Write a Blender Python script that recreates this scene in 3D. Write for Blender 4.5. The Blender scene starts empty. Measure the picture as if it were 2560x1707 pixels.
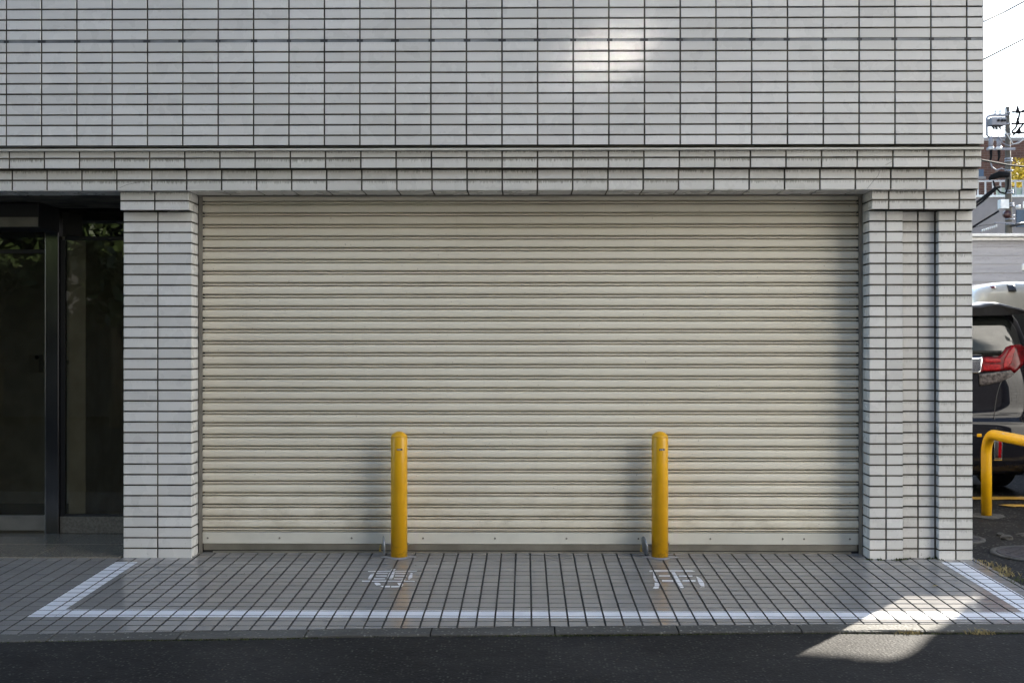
import bpy, bmesh, math, random
from mathutils import Vector, Matrix
random.seed(7)
R = math.radians
SC = bpy.context.scene
COL = SC.collection

# ------------------------------------------------------------------ camera, sky, sun, exposure
F_PX, CXP, CYP = 2900.0, 1280.0, 853.5          # photograph 2560 x 1707
DIST, EYE = 7.925, 1.4686
YAW = math.atan(34/2900); PIT = math.atan(4.5/2900)
cam = bpy.data.cameras.new("camera")
camo = bpy.data.objects.new("camera", cam); COL.objects.link(camo)
camo.location = (0, -DIST, EYE)
camo.rotation_euler = (R(90)+PIT, 0, YAW)
cam.sensor_width = 36; cam.lens = F_PX/2560*36
cam.clip_start = .05; cam.clip_end = 2000
cam.dof.use_dof = True; cam.dof.focus_distance = 8.1; cam.dof.aperture_fstop = 7.1
SC.camera = camo

SUN_EL = R(25.0)
SUN_DIR = Vector((.613*math.cos(SUN_EL), .79*math.cos(SUN_EL), math.sin(SUN_EL))).normalized()
W = bpy.data.worlds.new("World"); SC.world = W; W.use_nodes = True
wn = W.node_tree.nodes; wl = W.node_tree.links
bg = wn["Background"]; sky = wn.new("ShaderNodeTexSky"); sky.sky_type = 'NISHITA'
sky.sun_disc = False; sky.sun_elevation = SUN_EL
sky.sun_rotation = math.atan2(SUN_DIR.x, SUN_DIR.y)
sky.air_density = 1.0; sky.dust_density = 0.4; sky.ozone_density = 1.0
wl.new(sky.outputs[0], bg.inputs[0]); bg.inputs[1].default_value = .068
sl = bpy.data.lights.new("sun", 'SUN'); sl.energy = 4.4; sl.angle = R(.53); sl.color = (1, .94, .84)
so = bpy.data.objects.new("sun", sl); COL.objects.link(so)
so.rotation_euler = SUN_DIR.to_track_quat('Z', 'Y').to_euler(); so.location = (10, 14, 20)
SC.view_settings.view_transform = 'Standard'; SC.view_settings.look = 'None'
SC.view_settings.exposure = 2.68; SC.view_settings.gamma = 1
SC.cycles.max_bounces = 8; SC.cycles.diffuse_bounces = 5; SC.cycles.glossy_bounces = 4
SC.cycles.transparent_max_bounces = 12; SC.cycles.sample_clamp_indirect = 60; SC.cycles.blur_glossy = 0; SC.cycles.caustics_reflective = True

_s, _c = math.sin(YAW), math.cos(YAW); _sp, _cp = math.sin(PIT), math.cos(PIT)
def at(x, y, Y):
    """point of the photograph (pixels of 2560x1707) on the plane y = Y of the place"""
    a = (x-CXP)/F_PX; b = (CYP-y)/F_PX
    fy = _cp-b*_sp; uz = _sp+b*_cp
    d = (_c*a-_s*fy, _s*a+_c*fy, uz); t = (Y+DIST)/d[1]
    return Vector((d[0]*t, Y, EYE+d[2]*t))
SLOPE = .030
def pave(x, y):
    a = (x-CXP)/F_PX; b = (CYP-y)/F_PX
    fy = _cp-b*_sp; uz = _sp+b*_cp
    d = (_c*a-_s*fy, _s*a+_c*fy, uz)
    t = (EYE+SLOPE*DIST)/(SLOPE*d[1]-d[2])
    return (d[0]*t, d[1]*t-DIST)

# ------------------------------------------------------------------ helpers
class MB:
    def __init__(s): s.v = []; s.f = []; s.m = []; s.uv = {}; s.inf = {}; s.sm = []
    def vert(s, p): s.v.append(tuple(p)); return len(s.v)-1
    def face(s, idx, m=0, uv=None, inf=None, smooth=False):
        i = len(s.f); s.f.append(tuple(idx)); s.m.append(m); s.sm.append(smooth)
        if uv: s.uv[i] = uv
        if inf: s.inf[i] = inf
    def quad(s, a, b, c, d, m=0, **k): s.face([s.vert(a), s.vert(b), s.vert(c), s.vert(d)], m, **k)
    def box(s, x0, x1, y0, y1, z0, z1, m=0):
        P = [(x0,y0,z0),(x1,y0,z0),(x1,y1,z0),(x0,y1,z0),(x0,y0,z1),(x1,y0,z1),(x1,y1,z1),(x0,y1,z1)]
        i = [s.vert(p) for p in P]
        for q in ((0,3,2,1),(4,5,6,7),(0,1,5,4),(1,2,6,5),(2,3,7,6),(3,0,4,7)): s.face([i[k] for k in q], m)
    def bbox(s, x0, x1, y0, y1, z0, z1, b=.01, m=0):
        """box with chamfered edges"""
        bm = bmesh.new(); bmesh.ops.create_cube(bm, size=1)
        for v in bm.verts: v.co = Vector(((x0+x1)/2+v.co.x*(x1-x0), (y0+y1)/2+v.co.y*(y1-y0), (z0+z1)/2+v.co.z*(z1-z0)))
        bmesh.ops.bevel(bm, geom=bm.edges[:], offset=b, segments=2, affect='EDGES', profile=.6)
        s.addbm(bm, m); bm.free()
    def addbm(s, bm, m=0, smooth=False):
        bm.verts.index_update(); o = len(s.v)
        for v in bm.verts: s.v.append(tuple(v.co))
        for f in bm.faces: s.face([o+v.index for v in f.verts], m, smooth=smooth)
    def tube(s, pts, r, n=10, m=0, cap=True):
        pts = [Vector(p) for p in pts]; rings = []
        rr = r if isinstance(r, (list, tuple)) else [r]*len(pts)
        up0 = None
        for i, p in enumerate(pts):
            t = (pts[min(i+1, len(pts)-1)]-pts[max(i-1, 0)]).normalized()
            if up0 is None: up0 = Vector((0,0,1)) if abs(t.z) < .9 else Vector((1,0,0))
            a = t.cross(up0).normalized(); b = a.cross(t).normalized(); up0 = b
            rings.append([s.vert(p+(a*math.cos(2*math.pi*k/n)+b*math.sin(2*math.pi*k/n))*rr[i]) for k in range(n)])
        for A, B in zip(rings, rings[1:]):
            for k in range(n): s.face([A[k], A[(k+1)%n], B[(k+1)%n], B[k]], m, smooth=True)
        if cap: s.face(rings[0][::-1], m); s.face(rings[-1], m)
    def lathe(s, prof, c=(0,0,0), n=40, m=0, axis='Z'):
        rings = []
        for r, h in prof:
            ring = []
            for k in range(n):
                a = 2*math.pi*k/n; x, y = r*math.cos(a), r*math.sin(a)
                p = (x, y, h) if axis == 'Z' else ((h, x, y) if axis == 'X' else (x, h, y))
                ring.append(s.vert((p[0]+c[0], p[1]+c[1], p[2]+c[2])))
            rings.append(ring)
        for A, B in zip(rings, rings[1:]):
            for k in range(n): s.face([A[k], A[(k+1)%n], B[(k+1)%n], B[k]], m, smooth=True)
        s.face(rings[0][::-1], m); s.face(rings[-1], m)
    def build(s, name, mats, parent=None):
        me = bpy.data.meshes.new(name); me.from_pydata(s.v, [], s.f)
        for mt in (mats if isinstance(mats, (list, tuple)) else [mats]): me.materials.append(mt)
        me.polygons.foreach_set("material_index", s.m)
        me.polygons.foreach_set("use_smooth", s.sm)
        if s.uv:
            u = me.uv_layers.new(name="tile"); w = me.uv_layers.new(name="info")
            for p in me.polygons:
                q = s.uv.get(p.index); i = s.inf.get(p.index, (.5, 0))
                for k, li in enumerate(p.loop_indices):
                    if q: u.data[li].uv = q[k]
                    w.data[li].uv = i
        me.update()
        o = bpy.data.objects.new(name, me); COL.objects.link(o)
        if parent: o.parent = parent
        return o
def tag(o, label=None, cat=None, group=None, kind=None):
    if label: o['label'] = label
    if cat: o['category'] = cat
    if group: o['group'] = group
    if kind: o['kind'] = kind
    return o
def empty(name, loc=(0,0,0), **k):
    o = bpy.data.objects.new(name, None); COL.objects.link(o); o.location = loc; o.empty_display_size = .1
    return tag(o, **k)

# ------------------------------------------------------------------ materials
class NT:
    def __init__(s, name):
        s.mat = bpy.data.materials.new(name); s.mat.use_nodes = True
        s.t = s.mat.node_tree; s.b = s.t.nodes["Principled BSDF"]; s.out = s.t.nodes["Material Output"]
    def n(s, typ, **k):
        nd = s.t.nodes.new(typ)
        for a, v in k.items():
            if a in ('i',):
                for kk, vv in v.items():
                    if hasattr(vv, 'is_output') : s.t.links.new(vv, nd.inputs[kk])
                    else: nd.inputs[kk].default_value = vv
            else: setattr(nd, a, v)
        return nd
    def l(s, a, b): s.t.links.new(a, b)
    def math(s, op, a, b=0., c=0., clamp=False):
        nd = s.n("ShaderNodeMath", operation=op, use_clamp=clamp)
        for k, v in enumerate((a, b, c)):
            if hasattr(v, 'is_output'): s.l(v, nd.inputs[k])
            else: nd.inputs[k].default_value = v
        return nd.outputs[0]
    def ramp(s, fac, lo, hi, a=0., b=1.):
        nd = s.n("ShaderNodeMapRange", interpolation_type='SMOOTHSTEP')
        s.l(fac, nd.inputs[0])
        for k, v in zip((1,2,3,4), (lo, hi, a, b)): nd.inputs[k].default_value = v
        return nd.outputs[0]
    def noise(s, vec, scale, detail=3, rough=.55, dim='3D'):
        nd = s.n("ShaderNodeTexNoise", noise_dimensions=dim)
        if vec is not None: s.l(vec, nd.inputs['Vector'])
        nd.inputs['Scale'].default_value = scale; nd.inputs['Detail'].default_value = detail
        nd.inputs['Roughness'].default_value = rough
        return nd.outputs['Fac']
    def mix(s, fac, a, b, mode='MIX'):
        nd = s.n("ShaderNodeMix", data_type='RGBA', blend_type=mode)
        for k, v in ((0, fac), (6, a), (7, b)):
            if hasattr(v, 'is_output'): s.l(v, nd.inputs[k])
            else: nd.inputs[k].default_value = (v if k == 0 else (*v[:3], 1))
        return nd.outputs[2]
    def xyz(s, scale=(1,1,1), obj=True):
        tc = s.n("ShaderNodeTexCoord"); mp = s.n("ShaderNodeMapping")
        s.l(tc.outputs['Object' if obj else 'UV'], mp.inputs[0]); mp.inputs['Scale'].default_value = scale
        return mp.outputs[0]
    def geo(s, scale=(1,1,1)):
        g = s.n("ShaderNodeNewGeometry"); mp = s.n("ShaderNodeMapping")
        s.l(g.outputs['Position'], mp.inputs[0]); mp.inputs['Scale'].default_value = scale
        return mp.outputs[0]
    def bump(s, h, strength=.3, dist=.01):
        b = s.n("ShaderNodeBump"); s.l(h, b.inputs['Height'])
        b.inputs['Strength'].default_value = strength; b.inputs['Distance'].default_value = dist
        s.l(b.outputs[0], s.b.inputs['Normal']); return b
    def set(s, col=None, rough=None, metal=None, spec=None, coat=None, emis=None):
        for nm, v in (('Base Color', col), ('Roughness', rough), ('Metallic', metal), ('Specular IOR Level', spec), ('Coat Weight', coat)):
            if v is None: continue
            if hasattr(v, 'is_output'): s.l(v, s.b.inputs[nm])
            else: s.b.inputs[nm].default_value = ((*v[:3], 1) if nm == 'Base Color' else v)
        return s.mat
def plain(name, col, rough=.5, metal=0., spec=.5, var=.12, scale=6., bump=0., coat=None):
    n = NT(name); p = n.geo()
    f = n.noise(p, scale, 4)
    c = n.mix(n.ramp(f, .3, .7), [x*(1-var) for x in col], [min(1, x*(1+var)) for x in col])
    r = n.math('ADD', n.math('MULTIPLY', f, .14), rough-.07, clamp=True)
    n.set(c, r, metal, spec, coat)
    if bump: n.bump(n.noise(p, scale*14, 3), bump, .004)
    return n.mat

def tile_mat():
    n = NT("glazed_white_tile")
    tu = n.n("ShaderNodeUVMap", uv_map="tile").outputs[0]; iu = n.n("ShaderNodeUVMap", uv_map="info").outputs[0]
    si = n.n("ShaderNodeSeparateXYZ"); n.l(iu, si.inputs[0]); rnd, dirt = si.outputs[0], si.outputs[1]
    st = n.n("ShaderNodeSeparateXYZ"); n.l(tu, st.inputs[0])
    pos = n.geo()
    base = n.mix(rnd, (.625,.615,.598), (.745,.737,.720))
    # faint vertical drip marks left by rain: own shape, strongest below the joint
    cv = n.n("ShaderNodeCombineXYZ"); n.l(n.math('ADD', n.math('MULTIPLY', st.outputs[0], 34.), n.math('MULTIPLY', rnd, 731.)), cv.inputs[0])
    n.l(n.math('MULTIPLY', st.outputs[1], .9), cv.inputs[1]); n.l(n.math('MULTIPLY', rnd, 91.), cv.inputs[2])
    s1 = n.noise(cv.outputs[0], 1.0, 4, .65)
    reach = n.math('SUBTRACT', n.math('ADD', n.math('MULTIPLY', s1, 1.5), -.1), n.math('MULTIPLY', n.math('SUBTRACT', 1., st.outputs[1]), 1.35))
    drip = n.math('MULTIPLY', n.ramp(reach, .22, .62), n.math('MULTIPLY', dirt, .85), clamp=True)
    c1 = n.mix(drip, base, (.10,.094,.075))
    s2 = n.ramp(n.noise(cv.outputs[0], 2.3, 3, .6), .5, .8)
    c2 = n.mix(n.math('MULTIPLY', n.math('MULTIPLY', s2, dirt), .34), c1, (.26,.25,.21))
    c2 = n.mix(n.math('MULTIPLY', dirt, .25, clamp=True), c2, (.50,.49,.42))
    # broad uneven weathering and tiny specks
    big = n.noise(n.geo((.55,.55,.35)), 1.6, 4)
    c3 = n.mix(n.ramp(big, .38, .72, 0, .30), c2, (.47,.46,.42))
    sp = n.noise(pos, 95, 2, .5)
    sz = n.n("ShaderNodeSeparateXYZ"); g = n.n("ShaderNodeNewGeometry"); n.l(g.outputs['Position'], sz.inputs[0])
    low = n.ramp(sz.outputs[2], .0, .75, 1, .0)
    c4 = n.mix(n.math('MULTIPLY', n.ramp(sp, .68, .74), n.math('ADD', n.math('MULTIPLY', low, .75), .05)), c3, (.16,.15,.12))
    n.set(c4, n.math('ADD', n.math('MULTIPLY', n.noise(pos, 5, 3), .16), .2), 0, .5)
    n.bump(n.noise(n.geo((1,1,.35)), 38, 2), .045, .003)
    return n.mat
M_TILE = tile_mat()
M_GROUT = plain("dark_grout", (.088,.080,.066), .9, spec=.2, var=.5, scale=5, bump=.5)
M_SEAL = plain("grey_sealant", (.17,.18,.19), .55, var=.45, scale=3.3)
M_SEALDARK = plain("tarry_sealant", (.035,.036,.04), .6, var=.3)
M_TRIM = plain("cream_trim", (.62,.61,.56), .45, var=.1, scale=4)
M_RENDERW = plain("painted_render", (.5,.49,.46), .8)

def paving_mat():
    n = NT("grey_paving_tile")
    iu = n.n("ShaderNodeUVMap", uv_map="info").outputs[0]
    si = n.n("ShaderNodeSeparateXYZ"); n.l(iu, si.inputs[0])
    p = n.geo()
    b = n.mix(si.outputs[0], (.235,.224,.213), (.275,.263,.250))
    big = n.noise(n.geo((1,1,1)), 1.3, 5, .6)
    b = n.mix(n.ramp(big, .35, .75, 0, .35), b, (.215,.205,.19))
    fine = n.noise(p, 160, 3)
    b = n.mix(n.ramp(fine, .55, .8, 0, .35), b, (.17,.165,.16))
    spots = n.noise(p, 26, 2, .4)
    b = n.mix(n.ramp(spots, .80, .83, 0, .7), b, (.08,.08,.075))
    n.set(b, n.math('ADD', n.math('MULTIPLY', n.noise(p, 2.2, 2, .5), .10), .10), 0, .5)
    n.bump(n.math('ADD', n.math('MULTIPLY', n.noise(p, 45, 3), .5), n.math('MULTIPLY', fine, .35)), .03, .002)
    return n.mat
M_PAVE = paving_mat()
M_PJOINT = plain("dark_paving_joint", (.035,.033,.03), .9, var=.4, scale=14, bump=.4)

def asphalt(name, col, stone, sc=1.0, amt=.45, spec=.12):
    n = NT(name); p = n.geo()
    v = n.n("ShaderNodeTexVoronoi", feature='F1'); n.l(p, v.inputs['Vector']); v.inputs['Scale'].default_value = 95*sc
    vc = n.n("ShaderNodeSeparateColor"); n.l(v.outputs['Color'], vc.inputs[0])
    big = n.noise(p, .9, 5, .6)
    base = n.mix(n.ramp(big, .3, .72), [c*.75 for c in col], [c*1.3 for c in col])
    peb = n.math('MULTIPLY', n.ramp(vc.outputs[0], .62, .95), n.ramp(v.outputs['Distance'], .25, .5, 1, 0))
    c = n.mix(n.math('MULTIPLY', peb, amt), base, stone)
    bright = n.math('MULTIPLY', n.ramp(vc.outputs[1], .985, .992), n.ramp(v.outputs['Distance'], .2, .4, 1, 0))
    c = n.mix(n.math('MULTIPLY', bright, .5), c, [min(1, s*2.6) for s in stone])
    mid = n.noise(p, 9, 4, .6)
    c = n.mix(n.ramp(mid, .55, .8, 0, .3), c, [x*.5 for x in col])
    n.set(c, n.math('ADD', n.math('MULTIPLY', mid, .2), .62), 0, spec)
    h = n.math('ADD', n.math('MULTIPLY', v.outputs['Distance'], -.9), n.math('MULTIPLY', n.noise(p, 210*sc, 2), .35))
    n.bump(h, .6, .004)
    return n.mat
M_ROAD = asphalt("road_asphalt", (.031,.029,.0265), (.090,.084,.074), .62, .8, .04)
M_LOT = asphalt("coarse_lot_asphalt", (.022,.021,.020), (.13,.122,.11), .5, .8, .05)
M_KERB = asphalt("weathered_kerb_concrete", (.095,.090,.080), (.24,.23,.20), .6, .7, .08)

def shutter_mat():
    n = NT("cream_shutter_paint"); p = n.geo()
    base = n.mix(n.ramp(n.noise(n.geo((.5,.5,.5)), 1.4, 4), .3, .7), (.675,.628,.522), (.735,.690,.582))
    # long thin horizontal rub marks and faint vertical runs
    s = n.noise(n.geo((1.5,1,150)), 1.0, 3, .5); k = n.noise(n.geo((3.5,1,12)), 1.0, 4, .7)
    rub = n.math('MULTIPLY', n.ramp(s, .69, .72), n.ramp(k, .52, .62))
    c = n.mix(n.math('MULTIPLY', rub, .75), base, (.13,.115,.085))
    v = n.noise(n.geo((26,1,.9)), 1.0, 4, .6)
    c = n.mix(n.ramp(v, .55, .85, 0, .14), c, (.36,.325,.24))
    sp = n.noise(p, 60, 2, .5)
    c = n.mix(n.ramp(sp, .735, .75, 0, .5), c, (.18,.14,.09))
    gz = n.n("ShaderNodeNewGeometry"); sz = n.n("ShaderNodeSeparateXYZ"); n.l(gz.outputs['Position'], sz.inputs[0])
    splash = n.math('MULTIPLY', n.ramp(sz.outputs[2], .15, .62, 1, 0), n.ramp(n.noise(n.geo((5,1,9)), 1, 5, .7), .42, .72))
    c = n.mix(n.math('MULTIPLY', splash, .5), c, (.36,.31,.22))
    blot = n.ramp(n.noise(n.geo((2.2,1,3.5)), 1, 5, .65), .56, .78, 0, .22)
    c = n.mix(blot, c, (.42,.38,.29))
    n.set(c, n.math('ADD', n.math('MULTIPLY', n.noise(p, 7, 3), .2), .27), 0, .5)
    return n.mat
M_SHUT = shutter_mat()
M_SHUTPANEL = plain("pale_shutter_panel", (.60,.59,.53), .32, var=.07, scale=3)
M_ALU = plain("dull_aluminium", (.33,.31,.265), .35, metal=.75, var=.15, scale=5)
M_DARKALU = plain("dark_bronze_rail", (.22,.205,.18), .4, metal=.4, var=.15)
M_SCREW = plain("steel_screw", (.20,.19,.17), .35, metal=.9)
M_STEEL = plain("mirror_steel", (.27,.27,.28), .18, metal=1., var=.05, scale=3)
M_GALV = plain("galvanised_steel", (.33,.34,.37), .38, metal=.8, var=.2, scale=12)
M_BRASS = plain("brass", (.55,.42,.14), .3, metal=1.)
M_BLACK = plain("black_plastic", (.02,.02,.022), .4)
M_RUBBER = plain("tyre_rubber", (.025,.025,.026), .85)
M_GRANITE = plain("brown_granite", (.17,.152,.125), .22, var=.22, scale=70)
M_INNER = plain("beige_inner_wall", (.55,.53,.47), .8)
M_WHITEP = plain("white_metal_paint", (.72,.72,.70), .4)
M_CREAMV = plain("cream_vehicle_paint", (.56,.54,.48), .25, var=.05, coat=.5)

def paint_mat(name, col, under, lo=.60, hi=.68):
    n = NT(name); p = n.geo()
    w = n.noise(p, 22, 5, .7); w2 = n.noise(p, 3.0, 4, .6)
    wear = n.ramp(n.math('ADD', n.math('MULTIPLY', w, .7), n.math('MULTIPLY', w2, .3)), lo, hi)
    dirt = n.ramp(n.noise(p, 4, 5, .6), .35, .75, 0, .3)
    c = n.mix(dirt, col, [x*.62 for x in col])
    n.set(n.mix(wear, c, under), .45, 0, .4)
    n.bump(w, .1, .002); return n.mat
M_LINE = paint_mat("white_road_paint", (.74,.74,.76), (.30,.29,.285), .66, .74)
M_CHARP = paint_mat("worn_white_stencil_paint", (.74,.74,.75), (.45,.44,.435), .70, .80)
M_YLINE = paint_mat("worn_yellow_road_paint", (.50,.29,.05), (.05,.048,.045), .52, .64)

def yellow_mat():
    n = NT("yellow_bollard_paint"); p = n.geo()
    c = n.mix(n.ramp(n.noise(p, 3, 3), .3, .7), (.63,.325,.002), (.71,.375,.004))
    sc = n.noise(n.geo((30,30,9)), 1, 4, .7)
    c = n.mix(n.ramp(sc, .72, .76, 0, .35), c, (.52,.40,.20))
    c = n.mix(n.ramp(n.noise(n.geo((9,9,3)), 1, 4), .6, .8, 0, .3), c, (.46,.26,.008))
    gz = n.n("ShaderNodeNewGeometry"); sz = n.n("ShaderNodeSeparateXYZ"); n.l(gz.outputs['Position'], sz.inputs[0])
    foot = n.math('MULTIPLY', n.ramp(sz.outputs[2], .0, .16, 1, 0), n.ramp(n.noise(n.geo((14,14,22)), 1, 4, .7), .5, .66))
    c = n.mix(n.math('MULTIPLY', foot, .45), c, (.10,.07,.03))
    n.set(c, .34, 0, .5); n.bump(n.noise(p, 35, 2), .03, .003); return n.mat
M_YEL = yellow_mat()

def glass_mat(name, tint, refl_rough=0.0, k=1.25):
    n = NT(name); t = n.t
    fr = n.n("ShaderNodeFresnel"); fr.inputs[0].default_value = 1.55
    tr = n.n("ShaderNodeBsdfTransparent"); tr.inputs[0].default_value = (*tint, 1)
    gl = n.n("ShaderNodeBsdfGlossy"); gl.inputs['Roughness'].default_value = refl_rough; gl.inputs[0].default_value = (.9,.9,.9,1)
    m = n.n("ShaderNodeMixShader"); n.l(n.math('MULTIPLY', fr.outputs[0], k, clamp=True), m.inputs[0]); n.l(tr.outputs[0], m.inputs[1]); n.l(gl.outputs[0], m.inputs[2])
    n.l(m.outputs[0], n.out.inputs[0]); return n.mat
M_GLASS = glass_mat("tinted_door_glass", (.60,.60,.55))
M_CGLASS = glass_mat("door_side_glass", (.85,.85,.80))
M_TGLASS = glass_mat("reflective_transom_glass", (.45,.45,.42), 0., 1.7)
M_CARGLASS = plain("dark_car_glass", (.012,.014,.013), .06, spec=.8, var=.05)
def carpaint():
    n = NT("black_car_paint"); p = n.geo()
    n.set(n.mix(n.noise(p, 60, 2), (.006,.006,.009), (.012,.012,.016)), .3, 0, .0, 1.0)
    n.b.inputs['Coat Roughness'].default_value = .02; n.b.inputs['Coat IOR'].default_value = 1.36
    return n.mat
M_CAR = carpaint()
M_CHROME = plain("chrome", (.75,.76,.78), .06, metal=1., var=.03)
M_REDLENS = plain("red_lamp_lens", (.24,.003,.006), .12, spec=.25, var=.35, scale=38)
M_DARKRED = plain("dark_red_lamp_lens", (.11,.004,.006), .12, spec=.25, var=.4, scale=30)
M_CLEARLENS = plain("smoky_clear_lens", (.07,.06,.058), .12, spec=.35, var=.6, scale=30)

def brickish(name, a, b, mortar, scale, w=.5, h=.25, ms=.02, rough=.85):
    n = NT(name); mp = n.geo()
    sx = n.n("ShaderNodeSeparateXYZ"); n.l(mp, sx.inputs[0])
    cb = n.n("ShaderNodeCombineXYZ"); n.l(n.math('ADD', sx.outputs[0], sx.outputs[1]), cb.inputs[0]); n.l(sx.outputs[2], cb.inputs[1])
    br = n.n("ShaderNodeTexBrick"); n.l(cb.outputs[0], br.inputs['Vector'])
    br.inputs['Scale'].default_value = scale; br.inputs['Mortar Size'].default_value = ms
    br.inputs['Brick Width'].default_value = w; br.inputs['Row Height'].default_value = h
    for k, c in (('Color1', a), ('Color2', b), ('Mortar', mortar)): br.inputs[k].default_value = (*c, 1)
    c = n.mix(n.ramp(n.noise(mp, .5, 5), .3, .8, 0, .4), br.outputs['Color'], [x*.6 for x in a])
    n.set(c, rough, 0, .3); return n.mat, br
M_BRICK, _ = brickish("brown_brick", (.12,.055,.038), (.085,.040,.030), (.14,.10,.085), 1, .42, .14, .016)
M_BEIGE = plain("beige_render", (.24,.215,.21), .85, var=.12, scale=1.2)
def siding_mat():
    n = NT("pale_board_siding"); p = n.geo()
    c = n.mix(n.ramp(n.noise(n.geo((.4,.4,9)), 1, 4), .3, .75), (.36,.36,.385), (.44,.44,.465))
    cr = n.noise(n.geo((1.2,1.2,7)), 1, 5, .7)
    c = n.mix(n.ramp(n.math('ABSOLUTE', n.math('SUBTRACT', cr, .5)), .0, .012, .5, 0), c, (.22,.22,.23))
    n.set(c, .7, 0, .3); return n.mat
M_SIDING = siding_mat()
M_POLE = plain("weathered_pole_concrete", (.085,.075,.06), .85, var=.25, scale=3)
M_POLEGEAR = plain("grey_switchgear", (.19,.19,.22), .5, var=.15)
M_INSUL = plain("white_porcelain", (.5,.5,.5), .2)
M_CABLE = plain("black_cable", (.009,.009,.010), .9, spec=.1)
M_IRON = plain("rusty_cast_iron", (.032,.026,.026), .62, metal=.3, var=.35, scale=18, bump=.4)
M_LEAFY = plain("yellow_leaves", (.36,.25,.012), .6, var=.35, scale=6)
M_LEAFG = plain("green_leaves", (.034,.052,.014), .55, var=.5, scale=3)
M_BARK = plain("bark", (.10,.075,.05), .9, var=.3, scale=12)
M_MOSS = plain("moss", (.045,.055,.016), .95, var=.6, scale=40)
M_STRAW = plain("dry_grass", (.26,.21,.09), .8, var=.4, scale=30)
M_LEAFLITTER = plain("dry_leaf", (.30,.22,.05), .7, var=.3)
M_MORTAR = plain("grey_mortar", (.25,.25,.258), .85, var=.18, scale=16, bump=.5)
M_PATCH = plain("old_concrete_patch", (.055,.052,.047), .9, var=.35, scale=16, bump=.6)
M_STICKER = plain("black_label", (.03,.03,.035), .35)
M_STICKW = plain("silver_label_print", (.55,.55,.58), .35)
M_ALUR = plain("grey_white_railing_paint", (.38,.38,.39), .5)
M_GRNPANEL = plain("pale_green_panel", (.26,.32,.27), .4)
M_BLUEGL = plain("blue_window", (.03,.05,.10), .15)

# ------------------------------------------------------------------ ground: road, kerb, pavement, parking lot
g = MB()
N = 40
g.quad((-400,-400,-.085),(400,-400,-.085),(400,600,-.085),(-400,600,-.085))
tag(g.build("ground", M_ROAD), kind='structure')
kx = [-14, -2.757, -.884, .3, 1.484, 2.698, 3.12]
ky = [-2.62, -1.870, -1.7385, -1.680, -1.631, -1.610, -1.600]
def kerb_y(x):
    for i in range(len(kx)-1):
        if x <= kx[i+1]: break
    t = (x-kx[i])/(kx[i+1]-kx[i]); return ky[i]+t*(ky[i+1]-ky[i])
# road sheet, lightly cambered, up to the kerb face
g = MB(); xs = [-14+i*.25 for i in range(69)]
rows = []
for x in xs:
    yk = kerb_y(min(x, 3.12))-.122
    ys = [yk, yk-.05, yk-.4, yk-1.2, yk-2.6, yk-4.4, -7.6]
    zs = [-.069, -.0665, -.066, -.058, -.050, -.056, -.075]
    rows.append([g.vert((x, y, z+.002*math.sin(x*3.1+y*5))) for y, z in zip(ys, zs)])
for A, B in zip(rows, rows[1:]):
    for k in range(6): g.face([A[k], A[k+1], B[k+1], B[k]], smooth=True)
tag(g.build("road", M_ROAD), kind='structure')
# parking lot
g = MB(); ys = [-1.55,-1.2,-.8,-.4,0,.5,1,1.6,2.2,3,4,6,9,13,14.6]; xs = [3.072,3.3,3.6,4,4.5,5,6,7,9,12,16,22,30]
idx = [[g.vert((x, y, min(0, .03*y)-.004+.003*math.sin(x*7+y*3.7))) for y in ys] for x in xs]
for A, B in zip(idx, idx[1:]):
    for k in range(len(ys)-1): g.face([A[k], B[k], B[k+1], A[k+1]], smooth=True)
# fringe of the lot falling to the road
for i in range(len(xs)-1):
    a, b = Vector(g.v[idx[i][0]]), Vector(g.v[idx[i+1][0]])
    g.quad(a, a+Vector((0,-.35,-.035)), b+Vector((0,-.35,-.035)), b)
lot = tag(g.build("parking_lot", M_LOT), kind='structure')
for (x0, x1, y0, y1) in ((3.3, 7, 3.02, 3.22), (4.29, 7, 2.53, 2.70), (3.3, 7, 5.15, 5.3), (3.3, 7, 5.7, 5.85)):
    g = MB(); n_ = 24; top = []; bot = []
    for i in range(n_+1):
        x = x0+(x1-x0)*i/n_; j = .018
        lead = (.10 if i == 0 else 0)
        top.append(g.vert((x+lead*.0, y1+random.uniform(-j, j)-lead*.6, .0045))); bot.append(g.vert((x+lead, y0+random.uniform(-j, j), .0045)))
    for i in range(n_): g.face([bot[i], bot[i+1], top[i+1], top[i]])
    g.build("yellow_line", M_YLINE, lot)

# kerb stones
g = MB()
x = -13.6
while x < 3.1:
    x1 = min(x+.655, 3.12); a, b = x+.004, x1-.004
    prof = [(.0, -.001), (.06, -.002), (.112, -.004), (.122, -.010), (.124, -.03)]
    sec = []
    for k in range(5):
        xx = a+(b-a)*k/4; yk = kerb_y(xx); z0 = SLOPE*yk
        sec.append([g.vert((xx, yk-d-.003+random.uniform(-.002,.002)*(d > .05), z0+h+random.uniform(-.0015,.0015))) for d, h in prof])
    for A, B in zip(sec, sec[1:]):
        for k in range(len(prof)-1): g.face([A[k], A[k+1], B[k+1], B[k]])
    for S_ in (sec[0], sec[-1]):
        bb = [g.vert((g.v[i][0], g.v[i][1], -.09)) for i in S_]
        for k in range(len(prof)-1): g.face([S_[k], S_[k+1], bb[k+1], bb[k]])
    x = x1
tag(g.build("kerb", M_KERB), kind='structure')
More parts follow.
